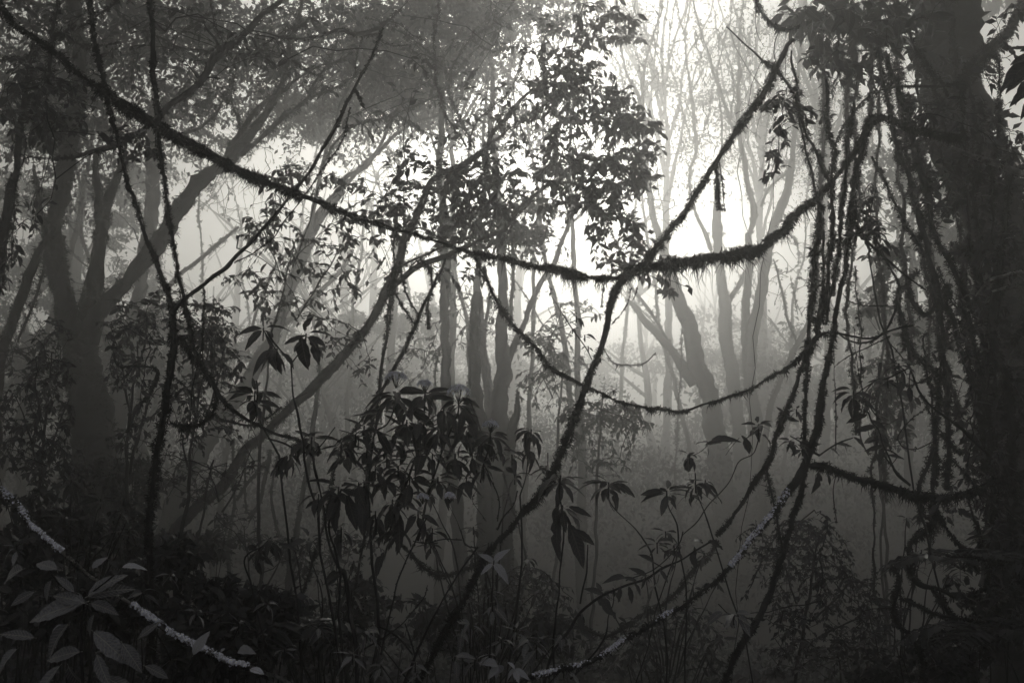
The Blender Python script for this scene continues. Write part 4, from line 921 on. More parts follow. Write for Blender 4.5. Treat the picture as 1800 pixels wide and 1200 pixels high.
# thin vines and twigs between the knot and the right tangle
GT = 'thin bare vines right of the knot'
for lab, st in (
  ('thin dark vine slanting down right past the leafy twig at mid height', ['1500,395,3 1533,433,4 1567,463,4 1600,490,3 1627,510,3']),
  ('pair of thin crossing vines stretched between the knot and the hook shaped root', ['1470,585,4 1500,592,4 1530,594,4 1570,580,4 1605,572,4', '1475,588,3 1492,598,3 1512,602,3 1530,600,4 1548,588,4 1562,572,4 1574,545,5 1578,528,5', '1480,515,1 1495,530,2 1520,537,2 1560,538,2']),
  ('straight twig rising right from the knot below the crossing vines', ['1466,644,1 1500,622,2 1530,608,2 1565,590,2', '1500,575,1 1503,610,1 1511,660,1 1516,700,1']),
  ('wiry vine bowed in a wide hoop left of the right bough', ['1630,717,1 1603,737,2 1583,758,2 1579,773,2 1590,787,2 1613,788,2 1640,777,2']),
  ('long thin stem leaning right with leaves at its tip', ['1596,640,3 1602,655,3 1613,683,4 1637,713,4 1663,733,5 1700,763,5 1740,800,5', '1560,600,2 1580,620,2 1597,642,3']),
  ('vertical wiry strand hanging right beside the knot', ['1467,600,1 1466,660,1 1470,720,2 1468,790,2']),
  ('wiry strand dangling under the right bough', ['1470,835,2 1465,860,2 1467,890,2 1470,918,2']),
  ('diagonal bare stem above the elbow of the right bough', ['1560,828,1 1577,800,2 1548,790,3 1577,830,3 1600,852,4', ]),
):
    liana(lab, st, 3.6, 'thin_vine', 'vine', GT, .6, 4, .5, wob=.7)

# bottom right mossy loops
GB = 'crooked mossy roots at the bottom right'
BR = [
 ('mossy root zigzagging down and then right to the right edge', ['1650,905,12 1643,916,15 1620,940,13 1597,960,13 1600,987,17 1600,1013,18 1620,1027,18 1650,1036,13 1683,1047,13 1717,1043,11 1747,1030,11 1790,1020,11'], 3.8),
 ('pale stubbed root that snakes down to the bottom edge', ['1567,997,5 1577,1005,8 1583,1012,8 1580,1040,8 1573,1062,10 1570,1078,11 1576,1095,10 1597,1113,10 1613,1137,11 1623,1163,11 1620,1200,11'], 3.4),
 ('low mossy root branching right from the snaking root', ['1583,1050,6 1600,1060,8 1617,1067,8 1643,1076,9 1667,1083,9 1700,1090,8 1733,1095,7'], 3.5),
 ('dark root dropping diagonally through the bottom right tangle', ['1640,1035,8 1655,1055,9 1670,1076,9 1683,1100,11 1700,1140,11 1713,1197,12'], 3.9),
 ('straight slanting pole in the bottom right tangle', ['1637,890,4 1655,915,5 1673,940,6 1700,973,8 1720,1007,10'], 3.7),
 ('bare twig lying level across the bottom right tangle', ['1660,975,2 1700,980,3 1740,985,3 1800,992,3'], 3.4),
]
for q, (lab, st, d) in enumerate(BR):
    t_, ap = liana(lab, st, d, 'crooked_root', 'root', GB, 3.6, 8, .9, ground=(q in (1, 3)), wob=1.6)
    if q == 0: BRA = ap[0][0]

# low branch behind, left lichen branch
th, ap = liana('white lichened branch falling across the bottom left corner',
  ['-30,835,9 0,860,9 20,877,10 40,900,8 60,927,8 83,947,7 107,967,7 130,987,7 160,1013,7 193,1035,6 233,1063,6 267,1087,8 300,1110,9 333,1130,10 363,1143,10 400,1160,9 430,1170,8 460,1180,8 500,1195,8 540,1215,8'],
  (2.5, 2.2), 'lichened_branch', 'branch', dens=3.0, px=5, hang=1.2, m=M_PALEBARK)
p_, r_ = ap[0]; lichen(th, p_, r_, 500, 2.4, (.04, .28)); lichen(th, p_, r_, 900, 2.9, (.5, .88))
liana('dim grey mossy branch behind the lichened bough at the bottom', ['1262,950,5 1240,985,7 1220,1000,8 1197,1030,8 1167,1060,9 1133,1080,9 1100,1100,10 1067,1117,10 1040,1110,8 1015,1100,6'], 5.2, 'mossy_branch', 'branch', dens=3, px=7, hang=1)
liana('small sagging mossy vine below the flowering shrub', ['705,955,4 723,973,6 747,1000,8 777,1010,8 800,1007,8 833,993,6 855,975,4'], 4.8, 'sagging_vine', 'liana', dens=4, px=8, hang=1.2)
liana('faint thin drooping vine swagged across the mist right of the fork', ['1055,600,2 1065,620,2 1080,637,3 1110,643,3 1135,637,3 1152,620,2'], 8.5, 'sagging_vine', 'liana', dens=1, px=4)
liana('faint dark stem leaning beneath the middle of the flowering shrub', ['885,830,4 893,860,5 905,905,5 918,950,6 928,990,7 940,1040,7 955,1060,6'], 7, 'leaning_sapling', 'sapling', dens=2, px=5, ground=True)

# ------------------------------------------------------------------ shrubs with whorled leaves
def shrub(label, stems, d, whorls, singles=(), flowers=(), group=None, cat='shrub', name='whorled_shrub', m=None, tpl=None, key='big', ground=True):
    th = None
    for q, sp in enumerate(stems):
        p_, r_ = path(sp, d, 5, .7, ground and q == 0)
        if th is None:
            b = p_[-1].copy(); th = thing(name, label, cat, b, group)
        wood_part('stem', th, p_, r_)
    for w in whorls:
        x, y, r, n = w[:4]; til = w[4] if len(w) > 4 else (-.8, .3); dd = w[5] if len(w) > 5 else d
        whorl(th, x, y, dd, n, r, m, tpl, til, key)
    if len(singles): single_leaves(th, singles, d, m, tpl, key)
    for f in (flowers or ()): flower_head(th, f[0], f[1] - 4, d - .12, f[2] * 1.1, f[3] * 1.1)
    return th

GS = 'shrubs with whorls of large leaves'
shrub('black whorled sapling leaves held up alone left of centre', ['470,585,3 487,610,3 505,630,3 512,640,3 515,690,3 525,740,4 533,780,4 540,840,4 560,900,4', '538,590,2 528,615,2 512,640,3', '462,578,2 475,600,2 490,622,2', '540,690,1 520,700,1'], 2.9,
  [(463, 578, 42, 7, (-.5, .1)), (538, 588, 44, 6, (-.6, .1)), (487, 615, 40, 5, (-.9, -.2))],
  [(464, 575, 461, 545), (536, 582, 545, 548), (485, 612, 489, 662), (475, 610, 478, 645), (530, 592, 537, 655), (545, 600, 567, 640), (460, 580, 443, 608), (460, 578, 412, 580), (500, 605, 540, 585), (480, 615, 437, 638), (545, 590, 572, 612)], group=GS)
shrub('layered whorled shrub with a single bud, left of the flowers', ['450,668,3 452,690,3 452,715,3 458,740,3 468,760,3 490,800,4'], 3.2,
  [(448, 690, 44, 12, (-.1, .25)), (450, 705, 44, 10, (-.6, 0)), (452, 718, 30, 6, (-1, -.4))], [(447, 685, 444, 662), (449, 685, 455, 664)], group=GS)
th = shrub('flowering shrub with domed white flower heads in the middle', ['697,690,3 693,720,3 680,745,3 660,760,3 652,800,4 648,860,4 650,930,5', '747,695,3 746,730,3 738,780,4 722,830,4 700,880,4 685,940,4', '806,705,3 805,725,3 795,750,3 778,790,3 765,830,4 750,880,4 735,950,4', '862,765,2 860,785,3 848,820,3 845,850,3'], 3.2,
  [(696, 692, 56, 14, (-.5, .15)), (747, 694, 46, 12, (-.7, .1)), (806, 704, 58, 15, (-.7, .15)), (862, 762, 42, 12, (-.8, .1)), (715, 740, 50, 12, (-1.1, -.1)), (770, 755, 50, 12, (-1.0, -.1)), (690, 770, 50, 12), (740, 790, 52, 12), (800, 800, 50, 12),
   (830, 800, 44, 10), (660, 820, 48, 10), (670, 720, 44, 10, (-.5, .3), 3.4), (630, 770, 40, 9, (-.6, .2), 3.5), (790, 740, 44, 11, (-.6, .3), 3.4), (750, 770, 42, 10, (-.8, .2), 3.5), (710, 780, 40, 10, (-.6, .3), 3.45), (820, 770, 40, 10, (-.5, .3), 3.4), (680, 800, 42, 9, (-.8, .1), 3.6), (640, 850, 44, 9, (-.6, .2), 3.5), (720, 870, 40, 9, (-.6, .3), 3.5), (790, 850, 36, 8, (-.6, .3), 3.6), (670, 930, 40, 8, (-.9, .1), 3.4), (640, 750, 40, 10, (-.5, .3)), (720, 715, 44, 10, (-.7, .1)), (760, 800, 44, 10, (-.6, .3)), (700, 820, 44, 10), (845, 775, 40, 9, (-.5, .2)), (680, 845, 44, 9, (-.6, .2)), (735, 900, 42, 8), (610, 800, 40, 9, (-.5, .2)), (880, 790, 34, 8), (820, 840, 38, 8), (600, 930, 44, 8, (-1, 0)), (760, 930, 36, 7), (720, 840, 50, 12), (770, 840, 46, 10), (690, 880, 52, 10, (-1.2, -.3)), (645, 790, 44, 9), (735, 740, 46, 9, (-1.2, -.4)), (780, 720, 44, 8, (-1.2, -.4)), (700, 930, 48, 9, (-1.2, -.4)), (660, 900, 44, 8, (-1.2, -.3)), (825, 745, 44, 8, (-1.3, -.5)), (850, 820, 40, 9, (-1, -.1))],
  [(700, 700, 703, 745), (690, 700, 650, 690), (812, 712, 850, 760), (815, 715, 808, 765), (664, 758, 690, 800), (640, 870, 632, 935), (700, 900, 705, 970), (675, 970, 655, 1010), (850, 780, 850, 820)],
  [(696, 668, 36, 14), (747, 680, 24, 11), (806, 692, 36, 17), (862, 751, 25, 11), (743, 878, 18, 9), (791, 876, 17, 9)], group=GS)
shrub('dark drooping clump of narrow leaves left of the flowering shrub', ['530,795,4 548,800,4 553,820,4 560,850,4 565,870,3 573,927,4 580,960,4 597,1000,5 600,1003,10 607,1017,8 617,1083,8 625,1133,7 628,1197,7', '470,770,3 500,780,4 530,797,4', '548,800,3 575,770,2 590,750,2'], 3.0,
  [(528, 775, 38, 10), (510, 800, 36, 8, (-1.1, -.2)), (548, 770, 40, 9), (600, 780, 46, 9), (625, 765, 40, 8), (490, 820, 26, 6, (-1.2, -.5))], [(505, 800, 485, 838), (515, 805, 500, 840), (600, 1000, 592, 1018)], group=GS)
shrub('big leaved shrub with veined drooping leaves below the dark clump', ['600,860,4 590,880,4 578,920,4 590,970,4 598,1010,4'], 2.9,
  [(595, 858, 52, 11), (630, 850, 44, 8), (560, 870, 42, 7)], [(598, 865, 575, 935), (610, 870, 628, 930), (585, 865, 545, 895), (600, 860, 640, 872), (600, 1005, 577, 1030), (600, 1005, 560, 1020)], group=GS)
shrub('small whorled shrub leaning left low on the left', ['475,945,2 460,960,3 440,970,3 430,985,3 440,1020,3'], 2.9, [(476, 947, 34, 9), (455, 965, 34, 8)], [(448, 985, 458, 1010), (455, 978, 480, 985), (490, 955, 527, 965), (475, 960, 490, 978)], group=GS)
shrub('tall whorled shrub with two huge torn leaves right of the sapling foot', ['985,835,3 984,870,3 988,900,3 990,950,3 985,1000,3 983,1033,3 977,1083,3 972,1150,4', '985,850,2 1000,862,2'], 3.0,
  [(983, 843, 52, 14, (-.5, .2)), (989, 890, 46, 8, (-1.0, -.3))], [(983, 905, 962, 975), (1000, 920, 1030, 995), (995, 895, 1048, 935), (1000, 890, 1040, 905), (984, 850, 985, 885), (990, 925, 990, 900), (1010, 930, 1045, 960)], group=GS)
shrub('airy whorled shrub with star shaped leaf tiers right of the tall one', ['1070,852,2 1073,883,2 1100,913,2 1133,950,3 1147,980,3 1150,1030,3'], 3.05, [(1070, 850, 50, 11, (-.4, .35))], [(1070, 858, 1066, 900), (1073, 860, 1095, 890), (1080, 850, 1122, 868), (1060, 848, 1020, 845)], group=GS)
shrub('airy whorled shrub farther right with one pale spotted leaf', ['1172,868,2 1177,895,2 1190,923,3 1192,960,3'], 3.05, [(1172, 864, 46, 10, (-.4, .4))], [(1172, 870, 1163, 908), (1180, 870, 1200, 900), (1165, 862, 1125, 872)], group=GS)
shrub('narrow leaved drooping plant between the flowers and the sapling foot', ['935,755,2 930,790,2 925,830,2 915,870,3', '962,795,2 965,830,2 975,850,2'], 3.3, [(934, 756, 40, 11, (-.9, -.1)), (930, 790, 34, 8, (-1.2, -.4)), (900, 800, 34, 7), (960, 820, 34, 8), (905, 835, 32, 7)], group=GS)
shrub('upright leafy shoot with drooping tips standing before the pale trees', ['1333,745,2 1335,765,2 1330,785,2 1322,800,2 1297,812,2 1280,850,2 1250,883,2 1225,915,2 1200,940,2', '1250,775,1 1235,790,1 1218,800,1', '1300,770,1 1285,785,1 1275,800,1'], 3.1,
  [(1333, 748, 36, 9, (-.2, .5))], [(1335, 760, 1300, 768), (1340, 765, 1362, 775), (1303, 765, 1322, 790), (1310, 770, 1318, 800), (1287, 772, 1283, 798), (1245, 778, 1222, 772), (1240, 782, 1265, 772), (1250, 775, 1290, 760), (1222, 795, 1205, 800), (1240, 780, 1255, 795)], group=GS)
shrub('drooping leafed shoot left of the dim grey root', ['1222,830,2 1224,860,2 1232,885,2 1245,920,3', '1260,885,1 1240,870,1 1224,855,1'], 3.1, [(1222, 850, 32, 8, (-1, .2)), (1215, 868, 26, 6), (1240, 845, 30, 6), (1212, 800, 30, 6, (-1, .2))], [(1220, 960, 1218, 993), (1255, 870, 1275, 880), (1210, 805, 1212, 835)], group=GS)
shrub('black hole eaten leaves crowding left of the knot', ['1440,800,4 1420,790,3 1405,775,3 1390,765,2', '1415,740,2 1400,725,2'], 3.2, [(1400, 720, 24, 7), (1390, 775, 26, 8), (1410, 790, 22, 6), (1380, 728, 26, 6)], [(1440, 830, 1445, 855), (1452, 828, 1462, 850)], group=GS, ground=False)
shrub('ragged dark leaf bunch at the tip of the long thin stem', ['1600,645,3 1580,655,3 1560,665,3 1540,668,2 1520,690,2', '1600,650,2 1598,670,2 1600,690,2', '1540,668,2 1510,690,2 1490,700,2', '1530,690,2 1530,715,2 1550,740,2'], 3.3,
  [(1580, 640, 34, 8), (1560, 665, 34, 8, (-.6, .3)), (1500, 690, 40, 10, (-.9, .2)), (1510, 705, 32, 8), (1590, 660, 30, 6)], [(1598, 680, 1601, 705), (1560, 680, 1535, 668), (1585, 635, 1610, 640), (1490, 690, 1462, 695), (1500, 700, 1540, 705), (1520, 705, 1527, 725)], group=GS, ground=False)
th = shrub('arching stem with paired leaves on both sides under the ragged bunch', ['1520,718,2 1527,725,3 1533,740,3 1545,757,3 1550,775,3 1558,795,3 1575,830,4 1600,853,4', '1533,742,2 1560,745,2', '1440,800,3 1470,780,3 1500,770,2'], 3.3, [],
  [(1530, 745, 1515, 765), (1533, 738, 1560, 755), (1525, 728, 1488, 740), (1545, 757, 1577, 770), (1548, 772, 1525, 775), (1550, 775, 1575, 782), (1540, 748, 1500, 762), (1552, 790, 1545, 815), (1560, 800, 1590, 805), (1500, 768, 1525, 790), (1480, 775, 1492, 795), (1470, 780, 1500, 782), (1553, 783, 1520, 795), (1460, 788, 1480, 800)], group=GS, ground=False)
shrub('twig with small whorls rising over the U shaped liana', ['965,518,1 975,530,1 993,557,2 1010,583,2 1030,613,2 1040,632,2', '1012,570,1 1013,556,1', '1050,708,1 1070,690,1 1085,683,1', '985,535,1 984,560,1 968,592,1'], 3.3,
  [(1013, 556, 22, 6, (-.1, .6)), (1006, 578, 17, 5), (1028, 590, 20, 5, (-.5, .3)), (1034, 610, 17, 4), (968, 512, 12, 7, (-.8, .8)), (1078, 686, 14, 5)], group=GS, ground=False)
# leafy horizontal branch lower right of centre
th = shrub('sloping branch set with hanging oval leaves above the lichened bough', ['1250,950,3 1225,965,3 1200,982,3 1167,998,4 1133,1017,4 1083,1035,4 1050,1052,5 1023,1073,5 1000,1107,5 973,1143,5 957,1197,6', '1167,998,2 1145,985,2 1130,978,2', '1077,1033,2 1078,1060,2 1070,1083,2 1063,1120,3 1033,1160,4 1003,1193,4', '1033,957,2 1030,1007,3 1020,1060,3', '1200,935,2 1190,960,2 1150,1000,2 1100,1020,2'], 3.0,
  [(1155, 955, 34, 7), (1170, 935, 30, 6), (1185, 960, 28, 5), (1020, 1075, 26, 5, (-1, 0)), (1080, 1038, 18, 4)],
  [(1105, 1030, 1113, 1062), (1115, 1025, 1128, 1048), (1133, 1015, 1128, 1035), (1147, 1010, 1153, 1033), (1120, 1022, 1095, 1010), (1100, 1015, 1075, 1005), (1050, 1050, 1085, 1083), (1180, 990, 1190, 1015), (1060, 1045, 1035, 1030), (1160, 1000, 1175, 1022), (1150, 990, 1130, 970), (1090, 1030, 1086, 1058), (1018, 1080, 1025, 1115), (1200, 980, 1180, 962), (1215, 970, 1225, 998), (1137, 1012, 1110, 995), (1010, 1100, 1045, 1128), (1235, 955, 1215, 940), (1245, 950, 1270, 960), (1230, 962, 1240, 985)], group=GS)
th = liana('pale forked twig poking up from the lichened bough', ['1147,1030,4 1143,1048,4 1137,1067,4 1128,1090,5 1118,1110,5', '1145,1035,2 1155,1025,2 1160,1010,2'], 2.95, 'pale_twig', 'branch', dens=0, m=M_PALEBARK)[0]
liana('pale stick leaning out below the lichened bough', ['1095,1140,4 1085,1160,5 1070,1180,6 1055,1205,7'], 2.9, 'pale_twig', 'branch', dens=0, m=M_PALEBARK)
GW = 'wiry bare stems at the bottom centre'
for lab, st in (('long straight wiry stem slanting from the pale sprig to the bottom edge', ['840,960,3 807,1007,3 773,1063,3 743,1123,4 720,1177,5 705,1215,5']),
   ('bent wiry stem under the pale sprig', ['752,1028,1 745,1050,2 720,1080,2 690,1110,2 640,1140,3', '667,1100,2 700,1120,3 725,1150,3', '712,1095,2 722,1125,3 728,1150,3']),
   ('crooked hairline stem looping from the lower flower head', ['791,890,1 803,915,1 812,940,2 818,958,2 840,962,2', '727,950,2 750,954,2 780,948,2 812,948,2']),
   ('wavy hairline stem right of the flowering shrub', ['850,815,1 862,840,2 877,880,2 874,915,2', '910,862,3 903,887,2 883,912,3 873,930,3', '840,860,1 830,880,1 855,915,1']),
   ('upright wiry stem behind the pale sprig', ['873,1010,2 872,1060,2 870,1110,2 868,1190,2']),
   ('slanting dark stem rising to the flowering shrub', ['750,910,3 725,960,3 700,1020,3 685,1080,3 670,1150,4'])):
    liana(lab, st, 3.0, 'wiry_stem', 'stem', GW, .4, 3, .3, ground=False, wob=.6)

# sprigs at the bottom centre, some leaves coloured pale as if lit
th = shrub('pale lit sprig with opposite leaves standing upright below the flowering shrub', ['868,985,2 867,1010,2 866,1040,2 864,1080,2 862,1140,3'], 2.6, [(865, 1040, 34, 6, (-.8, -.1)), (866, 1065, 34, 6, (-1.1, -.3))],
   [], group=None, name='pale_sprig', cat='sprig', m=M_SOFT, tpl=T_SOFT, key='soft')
single_leaves(th, [(868, 988, 845, 970), (868, 988, 881, 965), (868, 990, 842, 1008), (868, 990, 893, 1008)], 2.6, M_LIT_LEAF, T_SOFT, 'pale')
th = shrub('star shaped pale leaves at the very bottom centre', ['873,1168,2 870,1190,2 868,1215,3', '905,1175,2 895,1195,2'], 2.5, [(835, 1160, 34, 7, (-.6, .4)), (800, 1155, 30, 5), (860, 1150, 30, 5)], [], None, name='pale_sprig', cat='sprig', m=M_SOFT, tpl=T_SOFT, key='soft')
single_leaves(th, [(874, 1168, 862, 1188), (874, 1168, 889, 1185), (874, 1168, 855, 1158), (874, 1168, 872, 1192), (905, 1175, 893, 1185), (905, 1175, 927, 1186), (905, 1175, 911, 1197), (905, 1175, 898, 1162)], 2.5, M_LIT_LEAF, T_SOFT, 'pale')
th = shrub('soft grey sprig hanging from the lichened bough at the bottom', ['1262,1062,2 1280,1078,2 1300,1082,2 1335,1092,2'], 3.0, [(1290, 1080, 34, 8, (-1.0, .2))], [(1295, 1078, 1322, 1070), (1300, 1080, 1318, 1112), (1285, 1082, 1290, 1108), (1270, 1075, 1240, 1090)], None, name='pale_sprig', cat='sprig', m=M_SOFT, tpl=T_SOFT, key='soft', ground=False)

th = shrub('low soft leaved plant behind the white lichened branch at the bottom left', ['330,1180,3 325,1200,3 322,1230,3', '420,1100,2 400,1140,3 370,1190,3', '250,1040,2 262,1080,3 300,1160,3'], 2.7,
  [(250, 1040, 38, 7, (-.6, .4)), (420, 1095, 34, 7, (-.5, .4)), (500, 1140, 34, 7), (345, 1075, 30, 6, (-.5, .4)), (560, 1100, 30, 6), (470, 1060, 26, 6), (300, 1010, 26, 6), (620, 1150, 34, 7), (730, 1165, 30, 6), (30, 960, 34, 7)], [], None, name='soft_leaved_plant', cat='plant', m=M_SOFT, tpl=T_BIG, key='softnarrow')
for lab, x0, x1, y0, y1, d, nw, mm in (
   ('broadleaf understorey shrub low between the flowering shrub and the sapling foot', 740, 960, 860, 1130, 4.4, 17, M_LEAF),
   ('broadleaf understorey shrub low left of the flowering shrub', 480, 660, 930, 1150, 4.0, 16, M_LEAF),
   ('broadleaf understorey shrub below the airy whorled shrubs', 1030, 1290, 950, 1170, 4.6, 17, M_LEAF),
   ('broadleaf understorey shrub under the right bough', 1480, 1680, 900, 1180, 4.6, 14, M_LEAF),
   ('broadleaf understorey shrub behind the soft leaved plant at the left', 10, 240, 830, 1010, 3.8, 15, M_LEAF),
   ('soft broadleaf seedlings at the bottom centre', 640, 1000, 1090, 1190, 3.0, 12, M_SOFT)):
    xs = rng.uniform(x0, x1, nw); ys = y0 + (y1 - y0) * rng.random(nw); xc = (x0 + x1) / 2
    st = [f'{x:.0f},{y:.0f},2 {x * .8 + xc * .2:.0f},{y + 40:.0f},2 {x * .5 + xc * .5 + rng.normal(0, 8):.0f},{y + 110:.0f},3 {x * .3 + xc * .7:.0f},{max(y + 160, 1170):.0f},3' for x, y in zip(xs, ys)]
    shrub(lab, st, d, [(x, y, rng.uniform(.7, 1.3) * 108 / d, int(rng.integers(5, 11)), (rng.uniform(-1.1, -.4), rng.uniform(0, .5))) for x, y in zip(xs, ys)], [], None, name='broadleaf_shrub', m=mm, tpl=T_BIG, key='bl')

# big soft leaves in the bottom left corner
th = shrub('large soft leaved plant filling the bottom left corner', ['150,1040,4 146,1075,4 142,1110,4 144,1160,5 146,1210,5', '150,1050,3 175,1030,3 200,1010,3', '150,1050,3 110,1030,3 90,1010,3'], 2.0, [],
   [(155, 1048, 232, 1022), (155, 1046, 215, 1000), (148, 1058, 42, 1084), (150, 1060, 90, 1040), (165, 1080, 148, 1118), (120, 1096, 66, 1150), (165, 1110, 225, 1160), (140, 1145, 75, 1155), (105, 1170, 50, 1230), (160, 1060, 205, 1070),
    (60, 1040, 15, 1060), (90, 1020, 70, 1060), (130, 1040, 100, 1010), (215, 1130, 250, 1180), (185, 1190, 240, 1215), (30, 1140, -20, 1180), (170, 1150, 190, 1210), (60, 1120, 0, 1110), (245, 1120, 280, 1090), (100, 1000, 60, 985), (40, 1000, -10, 1015), (120, 1170, 140, 1220), (255, 1170, 300, 1190)],
   name='soft_leaved_plant', cat='plant', m=M_SOFT, tpl=T_SOFT, key='soft')
single_leaves(th, [(215, 997, 257, 984), (162, 998, 182, 978), (118, 1100, 66, 1140)], 2.1, M_LIT_LEAF, T_SOFT, 'pale')  # lit leaves of the same plant, painted paler
th = shrub('upright blade leaf coloured pale as if lit at the bottom left', ['345,1135,3 335,1160,3 318,1200,3'], 2.2, [], [(340, 1150, 360, 1108), (420, 1142, 436, 1138), (440, 1175, 462, 1180), (388, 1145, 395, 1135)], None, name='blade_leaved_plant', cat='plant', m=M_LIT_LEAF, tpl=T_SOFT, key='pale')

# ------------------------------------------------------------------ small leaved bushes
def bush(label, stems, d, zones, n_parts=300, name='bush', cat='bush', group='small leaved bushes', mp=None, mj=None, min_px=9):
    th = None; ap = []
    for q, sp in enumerate(stems):
        p_, r_ = path(sp, d, 6, 1.2, q == 0)
        if th is None: th = thing(name, label, cat, [p_[-1][0], p_[-1][1], hgt(p_[-1][0], p_[-1][1])], group)
        wood_part('stem', th, p_, r_); ap.append(p_)
    leafy(th, np.vstack(ap), zones, n_parts, min_px, mp=mp, mj=mj)
    return th
bush('dense small leaved bush between the forked giant and the black column', ['262,560,2 250,620,3 235,680,4 225,760,5 222,850,6', '200,590,2 215,650,3 228,720,4', '278,650,3 262,700,4 245,760,5 228,830,5', '240,600,2 245,660,3', '335,690,2 300,700,3 260,740,4'], 5.6,
  [(215, 560, 45, 40, 5.6, 40, 8, 12), (250, 600, 50, 40, 5.5, 44, 8, 12), (220, 650, 40, 40, 5.6, 26, 8, 12), (290, 530, 40, 40, 5.7, 30, 8, 12), (260, 700, 50, 50, 5.6, 26, 7, 11), (230, 780, 50, 50, 5.5, 30, 7, 12)])
bush('airy small leaved bush spread right of the black column', ['370,560,2 362,640,3 345,720,4 335,800,5 330,880,6', '330,560,2 338,640,3 340,720,4', '395,600,2 380,680,3 360,740,4', '320,770,3 328,820,4'], 5.2,
  [(370, 570, 40, 50, 5.2, 50, 9, 12), (340, 620, 50, 40, 5.2, 36, 8, 12), (395, 640, 40, 50, 5.1, 44, 8, 12), (330, 690, 50, 40, 5.3, 36, 8, 12), (360, 760, 50, 50, 5.3, 34, 8, 11), (320, 560, 30, 40, 5.2, 22, 8, 12), (400, 560, 25, 40, 5.2, 14, 8, 12)])
bush('bush of slender leaves crowding the left edge at mid height', ['90,620,2 85,700,4 75,780,5 70,860,6', '30,700,2 50,760,3 68,820,4', '120,700,2 100,760,3 80,820,4'], 5.0,
  [(90, 660, 40, 50, 5, 36, 8, 13), (40, 720, 50, 50, 4.9, 44, 8, 13), (100, 740, 40, 50, 5, 40, 8, 13), (50, 800, 60, 50, 4.8, 50, 8, 13), (110, 820, 50, 40, 4.9, 34, 8, 13), (90, 585, 40, 30, 5.1, 22, 8, 12)])
bush('airy twiggy bush glowing in the bright gap left of centre', ['520,420,2 500,500,3 480,580,3 470,650,4 465,720,5', '560,330,2 540,400,2 515,470,3', '460,400,2 480,450,2 500,500,2', '600,430,2 560,500,3 520,560,3'], 6.5,
  [(520, 310, 40, 25, 6.5, 14, 7, 15), (470, 380, 50, 30, 6.4, 20, 7, 15), (480, 320, 30, 20, 6.5, 8, 6, 15), (450, 420, 40, 30, 6.5, 16, 7, 13), (440, 500, 50, 30, 6.5, 22, 7, 13), (580, 330, 40, 30, 6.4, 14, 7, 14), (540, 450, 50, 40, 6.5, 22, 7, 14), (600, 420, 40, 40, 6.3, 18, 7, 14), (500, 540, 60, 30, 6.6, 22, 7, 13), (590, 590, 40, 50, 6.5, 18, 7, 13), (640, 640, 25, 50, 6.4, 14, 7, 13)])
bush('low dim bush under the slanting leafy tree', ['370,830,3 360,880,4 350,950,5', '440,790,2 420,850,3 390,900,4'], 6.2, [(350, 850, 60, 50, 6.2, 40, 7, 10), (440, 830, 40, 40, 6.2, 16, 7, 10), (300, 830, 40, 50, 6, 26, 7, 10), (400, 720, 40, 40, 6, 18, 7, 11)])
bush('feathery dark bush fanning out at the foot of the knot', ['1440,940,3 1430,1000,4 1420,1060,5 1410,1130,6', '1370,930,2 1380,1000,3 1400,1060,4', '1500,1010,2 1470,1050,3 1430,1090,4', '1560,1080,2 1500,1090,3 1440,1120,4'], 5.0,
  [(1420, 930, 50, 25, 5, 50, 10, 9), (1380, 980, 60, 40, 5, 70, 10, 9), (1450, 980, 60, 40, 5, 80, 10, 9), (1490, 1040, 60, 40, 4.9, 80, 10, 9), (1380, 1060, 80, 50, 5, 70, 10, 9), (1550, 1080, 50, 30, 4.8, 50, 10, 9), (1450, 1120, 90, 50, 4.8, 80, 10, 9), (1330, 950, 40, 40, 5.2, 24, 9, 9)], n_parts=0)
bush('dusky bush behind the pale sprig at the bottom centre', ['900,1000,2 880,1080,4 870,1150,5', '960,1040,2 930,1100,3 900,1160,4', '820,1020,2 840,1090,3'], 6.4, [(900, 1020, 70, 40, 6.4, 40, 8, 12), (960, 1060, 60, 50, 6.2, 40, 8, 12), (820, 1060, 60, 40, 6.2, 40, 8, 12), (880, 1130, 90, 50, 5.8, 50, 8, 12)], n_parts=120)
bush('dusky bush under the sloping branch of hanging oval leaves', ['1150,1090,2 1160,1130,3 1170,1190,4', '1230,1080,2 1210,1140,3 1190,1190,4'], 5.6, [(1140, 1110, 60, 40, 5.6, 36, 8, 12), (1220, 1110, 60, 50, 5.5, 40, 8, 12), (1060, 1150, 60, 40, 5.4, 30, 8, 12), (1180, 1170, 90, 40, 5.2, 40, 8, 13)], n_parts=120)
bush('dusky bush at the bottom between the dark foot of the knot and the snaking root', ['1470,1140,2 1475,1170,3 1480,1210,4', '1540,1130,2 1520,1180,3'], 5.0, [(1460, 1150, 60, 40, 5, 36, 8, 12), (1530, 1130, 50, 40, 5.2, 36, 8, 12), (1380, 1150, 50, 40, 4.8, 26, 8, 12)], n_parts=120)
bush('dusky bush in the mist left of the slanting leafy tree', ['430,930,2 435,980,3 440,1040,4', '500,960,2 480,1010,3 450,1060,4'], 6.8, [(420, 930, 50, 40, 6.8, 36, 8, 11), (490, 980, 60, 40, 6.7, 40, 8, 11), (560, 990, 50, 40, 6.9, 30, 8, 11), (620, 960, 50, 50, 7, 30, 8, 11)], n_parts=120)
bush('faint layered bush in the mist right of the sapling', ['1060,690,3 1055,750,4 1050,820,5', '1110,720,2 1080,760,3'], 9.5, [(1030, 730, 50, 30, 9.5, 40, 8, 12), (1085, 725, 50, 25, 9.4, 36, 8, 12), (1110, 745, 40, 15, 9.3, 20, 8, 12), (1060, 800, 60, 40, 9.2, 36, 8, 11), (1010, 780, 40, 40, 9.3, 26, 8, 11)])
